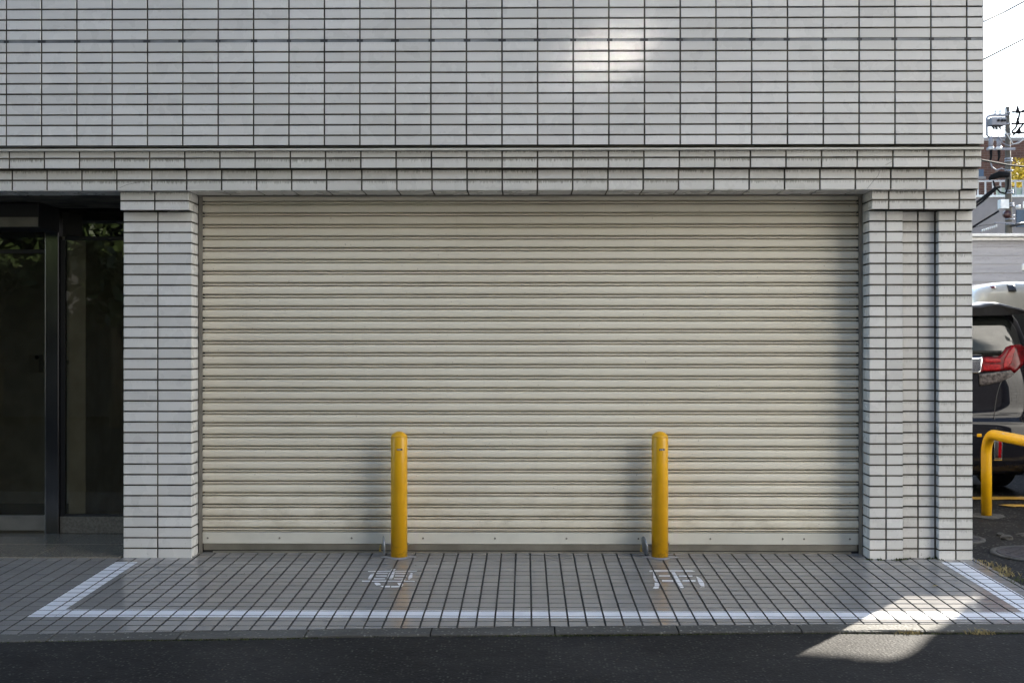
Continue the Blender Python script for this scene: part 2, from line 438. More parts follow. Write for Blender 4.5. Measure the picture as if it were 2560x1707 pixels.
# pavement: individual square tiles clipped by the kerb line
PX0, PY0, P = .0318, -.0875, .1     # joint phase (x, y) and pitch
def clip(poly, a, b, c):            # keep a*x+b*y>=c
    out = []
    for i in range(len(poly)):
        p, q = poly[i], poly[(i+1)%len(poly)]
        dp, dq = a*p[0]+b*p[1]-c, a*q[0]+b*q[1]-c
        if dp >= 0: out.append(p)
        if (dp >= 0) != (dq >= 0):
            t = dp/(dp-dq); out.append((p[0]+t*(q[0]-p[0]), p[1]+t*(q[1]-p[1])))
    return out
JX, JY = .0050, .0060   # half joint widths
tiles = []
for i in range(-62, 31):
    xa, xb = PX0+i*P, PX0+(i+1)*P
    for j in range(-20, 4):
        ya, yb = PY0+j*P, PY0+(j+1)*P
        if ya > .29: continue
        xm = (xa+xb)/2
        if xm < -2.76 and ya > -.02: continue
        kyl, kyr = kerb_y(xa), kerb_y(xb)
        if yb < min(kyl, kyr): continue
        poly = [(xa+JX, ya+JY), (xb-JX, ya+JY), (xb-JX, yb-JY), (xa+JX, yb-JY)]
        poly = [(a, b) for a, b in poly]
        m = (kyr-kyl)/P
        poly = clip(poly, -m, 1, kyl-m*xa+.004)
        if xb > 3.068: poly = clip(poly, -1, 0, -3.064)
        if len(poly) >= 3: tiles.append((poly, random.random()))
g = MB()
for poly, rnd in tiles:
    cx = sum(p[0] for p in poly)/len(poly); cy = sum(p[1] for p in poly)/len(poly)
    tx, ty = random.gauss(0, .0022), random.gauss(0, .0022); dz = random.gauss(0, .0003)
    b = .0022
    lo = [g.vert((x, y, SLOPE*y-.009)) for x, y in poly]
    hi = [g.vert((x, y, SLOPE*y-.0012+dz+tx*(x-cx)+ty*(y-cy))) for x, y in poly]
    ins = []
    for x, y in poly:
        d = math.hypot(x-cx, y-cy); k = max(0, 1-1.4*b/d) if d > 0 else 0
        ins.append(g.vert((cx+(x-cx)*k, cy+(y-cy)*k, SLOPE*y+dz+tx*(x-cx)+ty*(y-cy))))
    nn = len(poly); inf = (rnd, 0)
    for k in range(nn):
        q = (k+1) % nn
        g.face([lo[k], lo[q], hi[q], hi[k]], 1, uv=[(0,0)]*4, inf=inf)
        g.face([hi[k], hi[q], ins[q], ins[k]], 0, uv=[(0,0)]*4, inf=inf)
    g.face(ins, 0, uv=[(0,0)]*nn, inf=inf)
# joint bed
bx = [-14,-6.3]+[-6+i*.5 for i in range(19)]+[3.068]
for a, b in zip(bx, bx[1:]):
    g.quad((a, kerb_y(a)-.002, SLOPE*kerb_y(a)-.0068), (b, kerb_y(b)-.002, SLOPE*kerb_y(b)-.0068), (b, .30, .002), (a, .30, .002), 1)
    g.quad((a, kerb_y(a)-.002, SLOPE*kerb_y(a)-.08), (b, kerb_y(b)-.002, SLOPE*kerb_y(b)-.08), (b, kerb_y(b)-.002, SLOPE*kerb_y(b)-.0068), (a, kerb_y(a)-.002, SLOPE*kerb_y(a)-.0068), 1)
g.quad((3.068, kerb_y(3.068), -.12), (3.068, .3, -.05), (3.068, .3, .005), (3.068, kerb_y(3.068), SLOPE*kerb_y(3.068)-.0068), 1)
pav = tag(g.build("pavement", [M_PAVE, M_PJOINT]), kind='structure')
def painted(name, polys, mat, dz=.0016, fill_joint=.0):
    g = MB()
    for poly in polys:
        area = sum(poly[i][0]*poly[(i+1)%len(poly)][1]-poly[(i+1)%len(poly)][0]*poly[i][1] for i in range(len(poly)))
        if area < 0: poly = poly[::-1]
        x0, x1 = min(p[0] for p in poly), max(p[0] for p in poly); y0, y1 = min(p[1] for p in poly), max(p[1] for p in poly)
        for tp, _ in tiles:
            if min(p[0] for p in tp) > x1 or max(p[0] for p in tp) < x0 or min(p[1] for p in tp) > y1 or max(p[1] for p in tp) < y0: continue
            q = list(tp)
            for i in range(len(poly)):
                a, b = poly[i], poly[(i+1)%len(poly)]
                nx, ny = -(b[1]-a[1]), b[0]-a[0]
                q = clip(q, nx, ny, nx*a[0]+ny*a[1])
                if len(q) < 3: break
            if len(q) >= 3: g.face([g.vert((x, y, SLOPE*y+dz)) for x, y in q])
    return g.build(name, mat, pav)
for poly in ([(-2.761,-1.53),(-2.611,-1.53+.0),(-2.611,-.145),(-2.761,-.145)],
             [(-2.609,-1.525),(2.790,-1.525),(2.790,-1.372),(-2.609,-1.372)],
             [(2.792,-1.56),(2.946,-1.56),(2.946,-.098),(2.792,-.098)]):
    painted("parking_bay_line", [poly], M_LINE)
def strokes(raw, ox, oy, sc):
    return [[pave(ox+x/sc, oy+y/sc) for x, y in s] for s in raw]
SEN = [[(290,243),(1200,238),(2110,238),(2080,270),(1200,275),(300,278)],
 [(1170,180),(1320,182),(1260,232),(1120,232)], [(1130,288),(1280,292),(1225,480),(1180,548),(1000,548),(1050,360)],
 [(395,362),(520,340),(470,480),(440,552),(295,545),(310,480)],
 [(600,318),(1030,320),(1015,346),(590,345)], [(575,415),(985,412),(975,452),(600,445)], [(520,503),(930,508),(915,550),(505,555)],
 [(1300,316),(1755,322),(1740,346),(1290,342)], [(1290,408),(1715,412),(1705,452),(1280,446)], [(1255,513),(1675,515),(1650,552),(1240,550)],
 [(1795,325),(1935,328),(1925,470),(1905,515),(1810,560),(1735,550),(1780,470)],
 [(70,606),(1000,602),(2020,618),(2010,660),(1000,658),(70,648)],
 [(530,680),(690,685),(770,725),(740,765),(610,780),(545,730)],
 [(1560,580),(1650,588),(1680,625),(1470,620)], [(1370,690),(1570,680),(1590,760),(1560,810),(1470,820),(1420,770)],
 [(730,800),(1110,798),(1100,850),(870,850)], [(1140,805),(1560,795),(1530,830),(1380,850),(1145,852)]]
YO = [[(275,310),(420,292),(1520,300),(1640,335),(1590,342),(280,345)],
 [(285,348),(430,345),(520,520),(575,600),(560,650),(405,610),(400,545),(320,420)], [(430,655),(560,655),(630,690),(600,715),(560,765),(430,765)],
 [(420,775),(560,770),(545,830),(460,842),(375,825)],
 [(560,445),(885,445),(880,478),(548,476)], [(640,578),(970,585),(980,632),(650,626)],
 [(1145,452),(1545,452),(1545,484),(1140,480)], [(1260,585),(1635,585),(1630,630),(1235,622)],
 [(890,355),(1030,352),(1150,560),(1290,790),(1270,820),(1170,818),(1080,650)],
 [(1505,365),(1690,362),(1800,540),(1870,570),(1880,650),(1960,740),(2010,795),(1770,782),(1735,690),(1660,600)],
 [(1385,790),(1640,795),(2005,797),(1920,832),(1800,808),(1650,842)]]
painted("painted_character", strokes(SEN, 900, 1410, 14.7), M_CHARP, .0017)
painted("painted_character", strokes(YO, 1600, 1400, 11.76), M_CHARP, .0017)

# ------------------------------------------------------------------ the tiled building
B = empty("tiled_building", (0,0,0), label="white tiled building with a wide cream roller shutter and stepped cornice above the pavement", cat="building")
TP, JT, TT = .2372, .0055, .006      # tile pitch, half joint, tile thickness
XJ = [2.926-TP*k for k in range(-1, 40)]
RX = 3.0385
def tile(g, o, u, v, n, w, h, dirt, m=0):
    """one tile: o lower-left corner on the bed, u/v unit directions, n outward"""
    o = Vector(o); rnd = random.random(); b = .0016; d = dirt*random.choice((.35,.7,1,1.25))
    j = [random.gauss(0, .00022) for _ in range(4)]
    C = ((0,0),(w,0),(w,h),(0,h))
    lo = [g.vert(o+u*a+v*c) for a, c in C]; md = [g.vert(o+u*a+v*c+n*(TT-b+jj)) for (a, c), jj in zip(C, j)]
    I = ((b,b),(w-b,b),(w-b,h-b),(b,h-b))
    hi = [g.vert(o+u*a+v*c+n*(TT+jj)) for (a, c), jj in zip(I, j)]
    uvc = [(a/.226, c/h) for a, c in C]; uvi = [(a/.226, c/h) for a, c in I]; inf = (rnd, d)
    g.face(hi, m, uv=uvi, inf=inf)
    for k in range(4):
        q = (k+1) % 4
        g.face([md[k], md[q], hi[q], hi[k]], m, uv=[uvc[k], uvc[q], uvi[q], uvi[k]], inf=inf)
        g.face([lo[k], lo[q], md[q], md[k]], m, uv=[uvc[k], uvc[q], uvc[q], uvc[k]], inf=inf)
UX, UZ, NY = Vector((1,0,0)), Vector((0,0,1)), Vector((0,-1,0))
def tiled_front(g, x0, x1, joints, rows, y, dirt):
    """rows = [(z0,z1)] tile extents; joints = x positions of vertical joints; y = finished face"""
    ed = sorted([j for j in joints if x0+.02 < j < x1-.02])
    xs = [(x0, False)]+[(j, True) for j in ed]+[(x1, False)]
    for z0, z1 in rows:
        for (a, ja), (b, jb) in zip(xs, xs[1:]):
            aa = a+(JT if ja else 0); bb = b-(JT if jb else 0)
            tile(g, (aa, y+TT, z0), UX, UZ, NY, bb-aa, z1-z0, dirt)
def bed(g, x0, x1, y, z0, z1, m=1): g.quad((x0,y,z0),(x1,y,z0),(x1,y,z1),(x0,y,z1), m)
XL = -5.6
# upper wall
g = MB(); RP = .0697; rows = []; z = 2.790
for k in range(10): rows.append((z, z+RP-.0112)); z += RP
zj0 = z-.0112; zj1 = zj0+.021; z = zj1
for k in range(36): rows.append((z, z+RP-.0112)); z += RP
ZT = z
tiled_front(g, XL, RX, XJ, rows, -.2, .10)
bed(g, XL, RX-.003, -.2+TT, 2.790, ZT)
# underside, sides and plain upper storeys (above the picture)
g.box(-9, RX-.004, -.19, 7.5, ZT, 9.2, 2); g.quad((XL,-.2+TT,2.79),(RX-.003,-.2+TT,2.79),(RX-.003,-.15,2.79),(XL,-.15,2.79),1)
g.box(-9, XL, -.19, .9, 2.5, ZT, 2)
g.quad((RX-.003,-.2+TT,2.79),(RX-.003,7.5,2.79),(RX-.003,7.5,ZT),(RX-.003,-.2+TT,ZT),1)
upper = g.build("upper_wall", [M_TILE, M_GROUT, M_RENDERW], B)
# sealed movement joint
g = MB(); x = XL
bed(g, XL, RX-.002, -.2+TT-.0028, zj0+.0005, zj1-.0005, 0)
for j in XJ:
    if j < XL or j > RX-.05: continue
    w1, w2 = random.uniform(.012,.03), random.uniform(.012,.03)
    if random.random() < .9: bed(g, j-w1, min(j+w2, RX-.004), -.2+TT-.0036, zj0+.001, zj1-.001, 1)
g.build("movement_joint", [M_SEAL, M_SEALDARK], B)
# drip edge and cornice bands
g = MB(); g.bbox(XL, RX+.006, -.186, -.10, 2.7575, 2.7705, .002); g.build("drip_edge", M_TRIM, B)
g = MB(); bed(g, XL, RX-.003, -.155+TT+.003, 2.7705, 2.789); 
bed(g, XL, RX-.003, -.155+TT, 2.6445, 2.7575)
tiled_front(g, XL, RX, XJ, [(2.6445, 2.7045), (2.7157, 2.7575)], -.155, .85)
g.quad((XL,-.155+TT,2.6445),(RX-.003,-.155+TT,2.6445),(RX-.003,-.10,2.6445),(XL,-.10,2.6445),1)
g.build("cornice_band", [M_TILE, M_GROUT], B)
g = MB(); bed(g, XL, RX-.003, -.11+TT, 2.5055, 2.6445)
tiled_front(g, XL, RX, XJ, [(2.5055, 2.5645), (2.5757, 2.6355)], -.11, .8)
g.build("cornice_band", [M_TILE, M_GROUT], B)
def crack(pts, Y):
    g = MB(); g.tube([at(x, y, Y-.0003) for x, y in pts], .0009, 5); g.build("hairline_crack", M_SEALDARK, B)
crack([(2168,472),(2184,452),(2195,440),(2200,425)], -.11)
crack([(299,470),(318,462),(345,456),(372,454)], -.11)
crack([(2214,413),(2230,404)], -.155)
# soffit tiles under the lower band
g = MB(); UYv = Vector((0,1,0)); ND = Vector((0,0,-1))
edges = sorted([j for j in XJ if XL < j < RX])
for a, b in zip(edges, edges[1:]):
    tile(g, (a+JT, -.11, 2.5055+.0), UX, UYv, ND, b-a-2*JT, .058, .1)
    tile(g, (a+JT, -.11+.069, 2.5055+.0), UX, UYv, ND, b-a-2*JT, .185, .1)
g.quad((XL,-.108,2.5065),(RX-.003,-.108,2.5065),(RX-.003,1.2,2.5065),(XL,1.2,2.5065),1)
for k in range(len(g.v)):
    pass
g.build("soffit", [M_TILE, M_GROUT], B)
# side wall of the building (towards the parking lot) and a small round vent hood on it
g = MB()
for ya, za, zb in ((.003,0,2.374),(-.06,2.374,2.5),(-.103,2.5,2.6445),(-.148,2.6445,2.79)): g.quad((RX-.003,ya,za),(RX-.003,7.5,za),(RX-.003,7.5,zb),(RX-.003,ya,zb),0)
g.quad((-9,7.5,0),(RX-.003,7.5,0),(RX-.003,7.5,9.2),(-9,7.5,9.2),0)
sw = g.build("side_wall", M_RENDERW, B)
g = MB(); p = at(2462, 159, .35); g.lathe([(.085,0),(.085,.02),(.07,.045),(.035,.065),(.001,.07)], (RX-.003, .35, p.z), 24, 0, 'X')
g.build("vent_hood", M_WHITEP, B)
# capitals
def cap_rows(z0, z1, n):
    h = (z1-z0-(n-1)*.0112)/n; return [(z0+k*(h+.0112), z0+k*(h+.0112)+h) for k in range(n)]
SIDE = Vector((0,1,0))
def pier(name, x0, x1, joints, z0, z1, n, y, dirt, inner=None, ydeep=.16):
    g = MB(); rows = cap_rows(z0, z1, n); bed(g, x0+.003, x1-.003, y+TT, z0, z1)
    tiled_front(g, x0, x1, joints, rows, y, dirt)
    if inner:                                  # tiles on the return towards the shutter
        xs, nx = inner
        d = ydeep-y
        for a, b in rows:
            o = Vector((xs-nx*TT, y+.001 if nx > 0 else y+.001, a))
            segs = [(0, .058), (.061, d)]
            for s0, s1 in segs:
                if nx > 0: tile(g, o+SIDE*s0, SIDE, UZ, Vector((1,0,0)), s1-s0, b-a, dirt*.4)
                else: tile(g, o+SIDE*s1, -SIDE, UZ, Vector((-1,0,0)), s1-s0, b-a, dirt*.4)
        xx = xs-nx*(TT-.0005)
        g.quad((xx,y+.002,z0),(xx,ydeep,z0),(xx,ydeep,z1),(xx,y+.002,z1),1)
    # hidden sides
    return g
g = pier("c", -2.757, -2.289, [-2.523], 2.374, 2.4975, 2, -.066, .55, (-2.289, 1))
g.quad((-2.754,-.06,2.374),(-2.292,-.06,2.374),(-2.292,0,2.374),(-2.754,0,2.374),1); g.quad((-2.757,-.064,2.374),(-2.757,.95,2.374),(-2.757,.95,2.4975),(-2.757,-.064,2.4975),1)
g.build("column_capital", [M_TILE, M_GROUT], B)
g = pier("c", 2.339, RX, [2.451, 2.6885, 2.926], 2.374, 2.4975, 2, -.066, .8, (2.339, -1))
g.quad((2.342,-.06,2.374),(RX-.003,-.06,2.374),(RX-.003,.06,2.374),(2.342,.06,2.374),1)
g.build("column_capital", [M_TILE, M_GROUT], B)
# pillars
NR = 33
g = pier("p", -2.757, -2.289, [-2.523], -.002, 2.3655, NR, 0, .12, (-2.289, 1))
for a, b in cap_rows(-.002, 2.3655, NR):
    for s0, s1 in ((0,.058),(.069,.295),(.306,.532),(.543,.769)): tile(g, Vector((-2.757+TT, s1, a)), -SIDE, UZ, Vector((-1,0,0)), s1-s0, b-a, .1)
g.quad((-2.757+TT,.003,0),(-2.757+TT,.95,0),(-2.757+TT,.95,2.366),(-2.757+TT,.003,2.366),1)
g.build("pillar", [M_TILE, M_GROUT], B)
g = pier("p", 2.341, 2.5665, [2.453], -.004, 2.3655, NR, 0, .15, (2.341, -1))
g.quad((2.5665-.001,.003,-.02),(2.5665-.001,.06,-.02),(2.5665-.001,.06,2.366),(2.5665-.001,.003,2.366),1)
g.build("pillar", [M_TILE, M_GROUT], B)
g = pier("p", 2.8105, RX, [2.926], -.004, 2.3655, NR, 0, .45, (2.8105, -1), .05)
g.build("pillar", [M_TILE, M_GROUT], B)
g = MB(); r0 = [(a+.0075, b+.0075) for a, b in cap_rows(-.01, 2.36, NR)]
bed(g, 2.56, 2.82, .05+TT, -.02, 2.374); tiled_front(g, 2.5825, 2.797, [2.686], r0, .05, .3)
g.build("niche_wall", [M_TILE, M_GROUT], B)

# ------------------------------------------------------------------ roller shutter
SH = empty("roller_shutter", (0,.18,0)); SH.parent = B
def sub(o, par): o.parent = par; o.matrix_parent_inverse = Matrix.Translation(-par.location); return o
YS = .185
g = MB(); pitch = .0815
prof = [(.0,.004),(.0012,-.004),(.0045,-.0080),(.012,-.0098),(.030,-.0102),(.043,-.0098),(.0488,-.0080),(.0491,-.002),(.0492,.048),(.0594,.048),(.0594,-.001),(.0615,-.0045),(.0650,-.0058),(.0685,-.0045),(.0705,-.001),(.0708,.044),(.0774,.044),(.0774,.004)]
xa, xb = -2.262, 2.316; nseg = 46
z0 = .1505+pitch*28.45
ztops = []
zz = .1505
tops = []
while zz < 2.49: tops.append(zz+pitch); zz += pitch
waves = [(random.uniform(0,6), random.uniform(.4,1.1)) for _ in tops]
for si, zt in enumerate(tops):
    ph, am = waves[si]; cols = []
    for k in range(nseg+1):
        x = xa+(xb-xa)*k/nseg
        w = .0007*am*math.sin(x*1.9+ph)+.0003*math.sin(x*6.3+ph*2)
        cols.append([g.vert((x, YS+y+w, zt-d)) for d, y in prof+[(pitch-.0003,.0045)]])
    for A, C in zip(cols, cols[1:]):
        for k in range(len(prof)): g.face([A[k], A[k+1], C[k+1], C[k]], smooth=(2 <= k <= 5 or 10 <= k <= 13))
me = g.build("slat_curtain", M_SHUT); sub(me, SH)
g = MB(); g.bbox(xa, xb, YS-.011, YS+.02, .0685, .1470, .003); sub(g.build("bottom_panel", M_SHUTPANEL), SH)
g = MB(); g.bbox(xa+.004, xb-.004, YS-.004, YS+.02, .0225, .0655, .002); sub(g.build("bottom_rail", M_ALU), SH)
g = MB(); g.bbox(-2.19, xb-.05, YS-.014, YS+.02, .0030, .0165, .003); sub(g.build("bottom_seal", M_ALU), SH)
g = MB(); g.bbox(xa, xb, YS+.006, YS+.05, -.002, .1500, .002); sub(g.build("backing_strip", M_BLACK), SH)
for px in (478, 643, 808, 972, 1137, 1301, 1466, 1631, 1797, 1846, 1951):
    x = at(px*1.0884, 1349, YS).x; x = max(x, xa+.03); g = MB()
    g.lathe([(.0068,0),(.0065,-.003),(.004,-.0055),(.0005,-.0062)], (x, YS-.011, .108 if px > 500 else .1065), 14, 0, 'Y'); sub(g.build("screw", M_SCREW), SH)
for (x0, x1) in ((-2.283, -2.258), (2.312, 2.337)):
    g = MB(); g.bbox(x0, x1, .150, .162, -.004, 2.492, .002); g.bbox(x0+(.0 if x0 < 0 else .019), x1-(.019 if x0 < 0 else 0), .161, .21, -.004, 2.492, .001)
    sub(g.build("guide_rail", M_DARKALU), SH)
g = MB(); g.bbox(-2.288, 2.342, .138, .26, 2.4915, 2.5045, .002); sub(g.build("head_box", M_DARKALU), SH)
g = MB(); g.quad((-2.31,.245,-.01),(2.36,.245,-.01),(2.36,.245,2.52),(-2.31,.245,2.52)); g.build("shutter_backing", M_BLACK, B)

# ------------------------------------------------------------------ recessed entrance on the left
YE = .95
g = MB(); xj = [-3.9255+.2372*k for k in range(-9, 6)]
rowsE = [(2.5665, 2.6155), (2.499, 2.5555)]
bed(g, -6, -2.76, YE+TT, 2.545, 2.66); tiled_front(g, -6, -2.765, xj, [(2.5665, 2.6165)], YE, .1)
g.box(-6, -2.76, YE-.02, YE+.06, 2.520, 2.5475, 1)
g.build("entrance_lintel", [M_TILE, M_GROUT], B)
g = MB(); g.quad((-6,-.10,2.62),(-2.754,-.10,2.62),(-2.754,YE,2.62),(-6,YE,2.62)); g.build("entrance_ceiling", M_RENDERW, B)
g = MB()                                       # stone floor slabs with fine joints
for i in range(-8, 0):
    a = -2.757+i*.60-.02
    for j in range(2): g.bbox(a+.002, a+.598, -.02+j*.5+.002, -.02+j*.5+.498, -.05, .010 if j else .008, .002)
g.bbox(-7.5, -2.757, .984, 2.6, -.05, .012, .002)
g.build("entrance_floor", M_GRANITE, B)
g = MB(); g.bbox(-3.575, -2.752, YE-.012, YE+.08, .012, .141, .003); g.build("plinth", M_GRANITE, B)
g = MB(); g.bbox(-3.684, -3.579, YE-.028, YE+.05, .012, 2.53, .004)
mu = g.build("mullion", M_STEEL, B)
g = MB(); g.bbox(-3.5785, -3.545, YE+.01, YE+.05, .14, 2.262, .003); g.bbox(-3.5445, -2.757, YE+.01, YE+.05, 2.262, 2.29, .003); g.bbox(-3.5445, -2.757, YE+.012, YE+.05, .1415, .155, .003)
wf = g.build("window_frame", M_BLACK, B)
g = MB(); g.box(-3.545, -2.757, YE+.024, YE+.030, .155, 2.262); g.build("window_pane", M_CGLASS, B)
g = MB(); g.box(-3.579, -2.757, YE+.020, YE+.026, 2.29, 2.530); g.box(-6, -3.684, YE+.020, YE+.026, 2.19, 2.530); g.build("transom_pane", M_TGLASS, B)
# sliding glass door
DR = empty("glass_door", (-4.4, YE, .03)); DR.parent = B
g = MB(); g.box(-5.15, -3.686, YE+.03, YE+.038, .145, 2.161); sub(g.build("door_pane", M_GLASS), DR)
g = MB(); g.bbox(-5.15, -3.686, YE-.008, YE+.05, .032, .146, .004)
sub(g.build("bottom_rail", M_DARKALU), DR)
g = MB(); g.bbox(-5.15, -3.686, YE+.0, YE+.05, 2.160, 2.19, .003); sub(g.build("top_rail", M_BLACK), DR)
g = MB(); g.box(-6, -5.152, YE+.03, YE+.038, .03, 2.19); g.build("window_pane", M_GLASS, B)
# lighted-sign style box above the door, intercom and inside walls
p0, p1 = at(97, 508, .55), at(97, 569, .55)
g = MB(); g.bbox(-6, p0.x, .55, YE-.03, p1.z, p0.z, .004); sb = g.build("transom_box", M_BLACK, B)
q0, q1 = at(0, 543, .545), at(95, 567, .545)
g = MB(); g.bbox(-5.98, q1.x, .544, .549, q1.z, q0.z, .001); o = g.build("front_strip", M_DARKALU, sb)
g = MB()
g.quad((-3.53,1.9,0),(-2.5,1.9,0),(-2.5,1.9,2.6),(-3.53,1.9,2.6)); g.quad((-7,2.6,0),(-2.5,2.6,0),(-2.5,2.6,2.6),(-7,2.6,2.6))
g.quad((-2.74,.97,0),(-2.74,2.6,0),(-2.74,2.6,2.6),(-2.74,.97,2.6)); g.quad((-7,.98,2.545),(-2.5,.98,2.545),(-2.5,2.6,2.545),(-7,2.6,2.545)); g.box(-3.53, -3.40, 1.0, 1.9, .012, 2.5)
g.quad((-7,.98,0),(-7,2.6,0),(-7,2.6,2.6),(-7,.98,2.6))
g.build("inner_wall", M_INNER, B)
a, b = at(80, 886, 1.3), at(108, 931, 1.3)
g = MB(); g.bbox(a.x, b.x, 1.22, 1.3, b.z, a.z, .006); g.box(a.x+.03, b.x-.03, 1.3, 2.6, (a.z+b.z)/2-.02, (a.z+b.z)/2+.02)
ic = g.build("intercom", M_INNER, B)
c_ = at(92, 893, 1.215); g = MB(); g.lathe([(.016,0),(.016,-.006),(.012,-.008)], (c_.x, 1.219, c_.z), 14, 0, 'Y'); g.build("intercom_lens", M_BLACK, ic)
g = MB(); a, b = at(193, 850, YE+.06), at(199, 1008, YE+.06); g.bbox(a.x, b.x, YE+.06, YE+.08, b.z, a.z, .003); g.build("frame_highlight_strip", M_STEEL, B)  # steel strip standing in for a highlight along the frame

# ------------------------------------------------------------------ bollards
def bollard(x, y, label, tilt):
    root = empty("bollard", (x, y, SLOPE*min(y,0)), label=label, cat="bollard", group="yellow steel bollards in front of the shutter")
    r = .0567
    g = MB(); g.lathe([(r,-.01),(r,.822),(r-.0006,.8235)], (0,0,0), 56); g.build("post", M_YEL, root)
    g = MB(); pr = [(r+.0004,.8245),(r+.0002,.829)]
    for k in range(1, 13):
        rho = max(.0005, (r-.0008)*math.cos(k/12*math.pi/2)); Rc = .0643; pr.append((rho, .829+.0345-Rc+math.sqrt(Rc*Rc-rho*rho)))
    g.lathe(pr, (0,0,0), 56); g.build("cap", M_YEL, root)
    # curved label plate
    def band(a0, a1, z0, z1, rr, mm, name, par):
        g = MB(); n_ = 8; lo = []; hi = []
        for k in range(n_+1):
            a = a0+(a1-a0)*k/n_; e = .0022 if k in (0, n_) else 0
            lo.append(g.vert((rr*math.sin(a), -rr*math.cos(a), z0+e))); hi.append(g.vert((rr*math.sin(a), -rr*math.cos(a), z1-e)))
        for k in range(n_): g.face([lo[k], lo[k+1], hi[k+1], hi[k]])
        return g.build(name, mm, par)
    pl = band(-.18, .52, .737, .7505, r+.0012, M_STICKER, "name_plate", root)
    a0 = -.12
    for w in (.09, .055, .10, .07, .10, .06):
        band(a0, a0+w-.02, .7405, .747, r+.0020, M_STICKW, "plate_print", pl) if False else None
        a0 += w
    g = MB(); n_ = 6; a0 = -.10                # worn, unreadable row of small letters
    for w, h in ((.075,.0065),(.05,.0050),(.07,.0055),(.05,.005),(.085,.0055),(.06,.006)):
        P_ = [(a0, .7408), (a0+w*.86, .7408), (a0+w*.86, .7408+h), (a0, .7408+h)]
        g.face([g.vert(((r+.0019)*math.sin(a), -(r+.0019)*math.cos(a), z)) for a, z in P_]); a0 += w
    g.build("plate_print", M_STICKW, pl)
    # cross pin, retaining disc, padlock
    g = MB(); g.tube([(-.098,0,.088),(.060,0,.090)], .0045, 10); g.lathe([(.010,.0575),(.010,.066),(.006,.070),(.001,.0705)], (0,0,.09), 14, 0, 'X'); g.build("locking_pin", M_GALV, root)
    g = MB(); bm = bmesh.new()
    prof = [(.0615,-.004),(.0640,0),(.0615,.004),(.052,.006),(.02,.008),(.001,.0085)]
    g.lathe([(.001,-.0065),(.02,-.006),(.052,-.005)]+prof, (0,0,0), 40, 0, 'X')
    M = Matrix.Translation((-.104,-.004,.082)) @ Matrix.Rotation(R(tilt), 4, 'Y') @ Matrix.Rotation(R(11), 4, 'Z')
    g.v = [tuple(M @ Vector(v)) for v in g.v]; bm.free()
    g.build("locking_disc", M_GALV, root)
    g = MB(); g.bbox(-.136,-.124,-.016,.010,.040,.064,.002); g.tube([(-.130,-.010,.064),(-.130,-.010,.080),(-.128,-.002,.086),(-.126,.006,.080),(-.126,.006,.064)], .0025, 8)
    g.build("padlock", M_BRASS, root)
    g = MB(); n_ = 26; top = []; rim = []
    for k in range(n_):
        a = 2*math.pi*k/n_; rr = (.105+.02*math.cos(4*a))*random.uniform(.93,1.07)
        rim.append(g.vert((rr*math.cos(a)+.004, rr*math.sin(a)*.85, .0015))); top.append(g.vert((.8*rr*math.cos(a)+.004, .8*rr*math.sin(a)*.85, .0065)))
    for k in range(n_): q = (k+1) % n_; g.face([rim[k], rim[q], top[q], top[k]])
    g.face(top); g.build("mortar_collar", M_MORTAR, root)
    return root
bx1, _ = pave(995.3, 1396); bx2, _ = pave(1652, 1396)
bollard(bx1, .045, "yellow bollard nearer the dark glass entrance, its locking disc almost upright", -3)
bollard(bx2, .06, "yellow bollard farther from the dark glass entrance, its locking disc leaning", -9)

# ------------------------------------------------------------------ yellow hoop barrier in the lot
hp = empty("hoop_barrier", (3.925, 2.005, 0), label="yellow tubular hoop guard rail standing in front of the black van", cat="barrier")
g = MB(); r = .0435; Hh = .745-r; pts = [(0,0,-.03)]; rb = .17
pts += [(0,0,Hh-rb-.1), (0,0,Hh-rb)]
for k in range(1, 9): a = k/8*math.pi/2; pts.append((0, -rb+rb*math.cos(a), Hh-rb+rb*math.sin(a)))
L = 1.03
for k in range(0, 9): a = k/8*math.pi/2; pts.append((0, -(L-rb)-rb*math.sin(a), Hh-rb+rb*math.cos(a)))
pts += [(0,-L,Hh-rb-.1), (0,-L,-.03)]
g.tube(pts, r, 24); g.build("hoop_tube", M_YEL, hp)
g = MB(); g.bbox(-.075,-.038,.0,.016,Hh-.03,Hh-.003,.003); g.build("side_tab", M_YEL, hp)
g = MB(); g.quad((-.006-.03,-.40,Hh+.030),(-.004-.03,-.46,Hh+.030),(-.0,-.46,Hh+.0445),(-.0,-.40,Hh+.0445)); g.build("sticker", M_STICKW, hp)
for dy in (0, -L):
    g = MB(); n_ = 22; top = []; rim = []
    for k in range(n_):
        a = 2*math.pi*k/n_; rr = .16*random.uniform(.85,1.15); rim.append(g.vert((rr*math.cos(a), dy+rr*math.sin(a), .0))); top.append(g.vert((.75*rr*math.cos(a), dy+.75*rr*math.sin(a), .007)))
    for k in range(n_): q = (k+1) % n_; g.face([rim[k], rim[q], top[q], top[k]])
    g.face(top); g.build("base_patch", M_PATCH, hp)
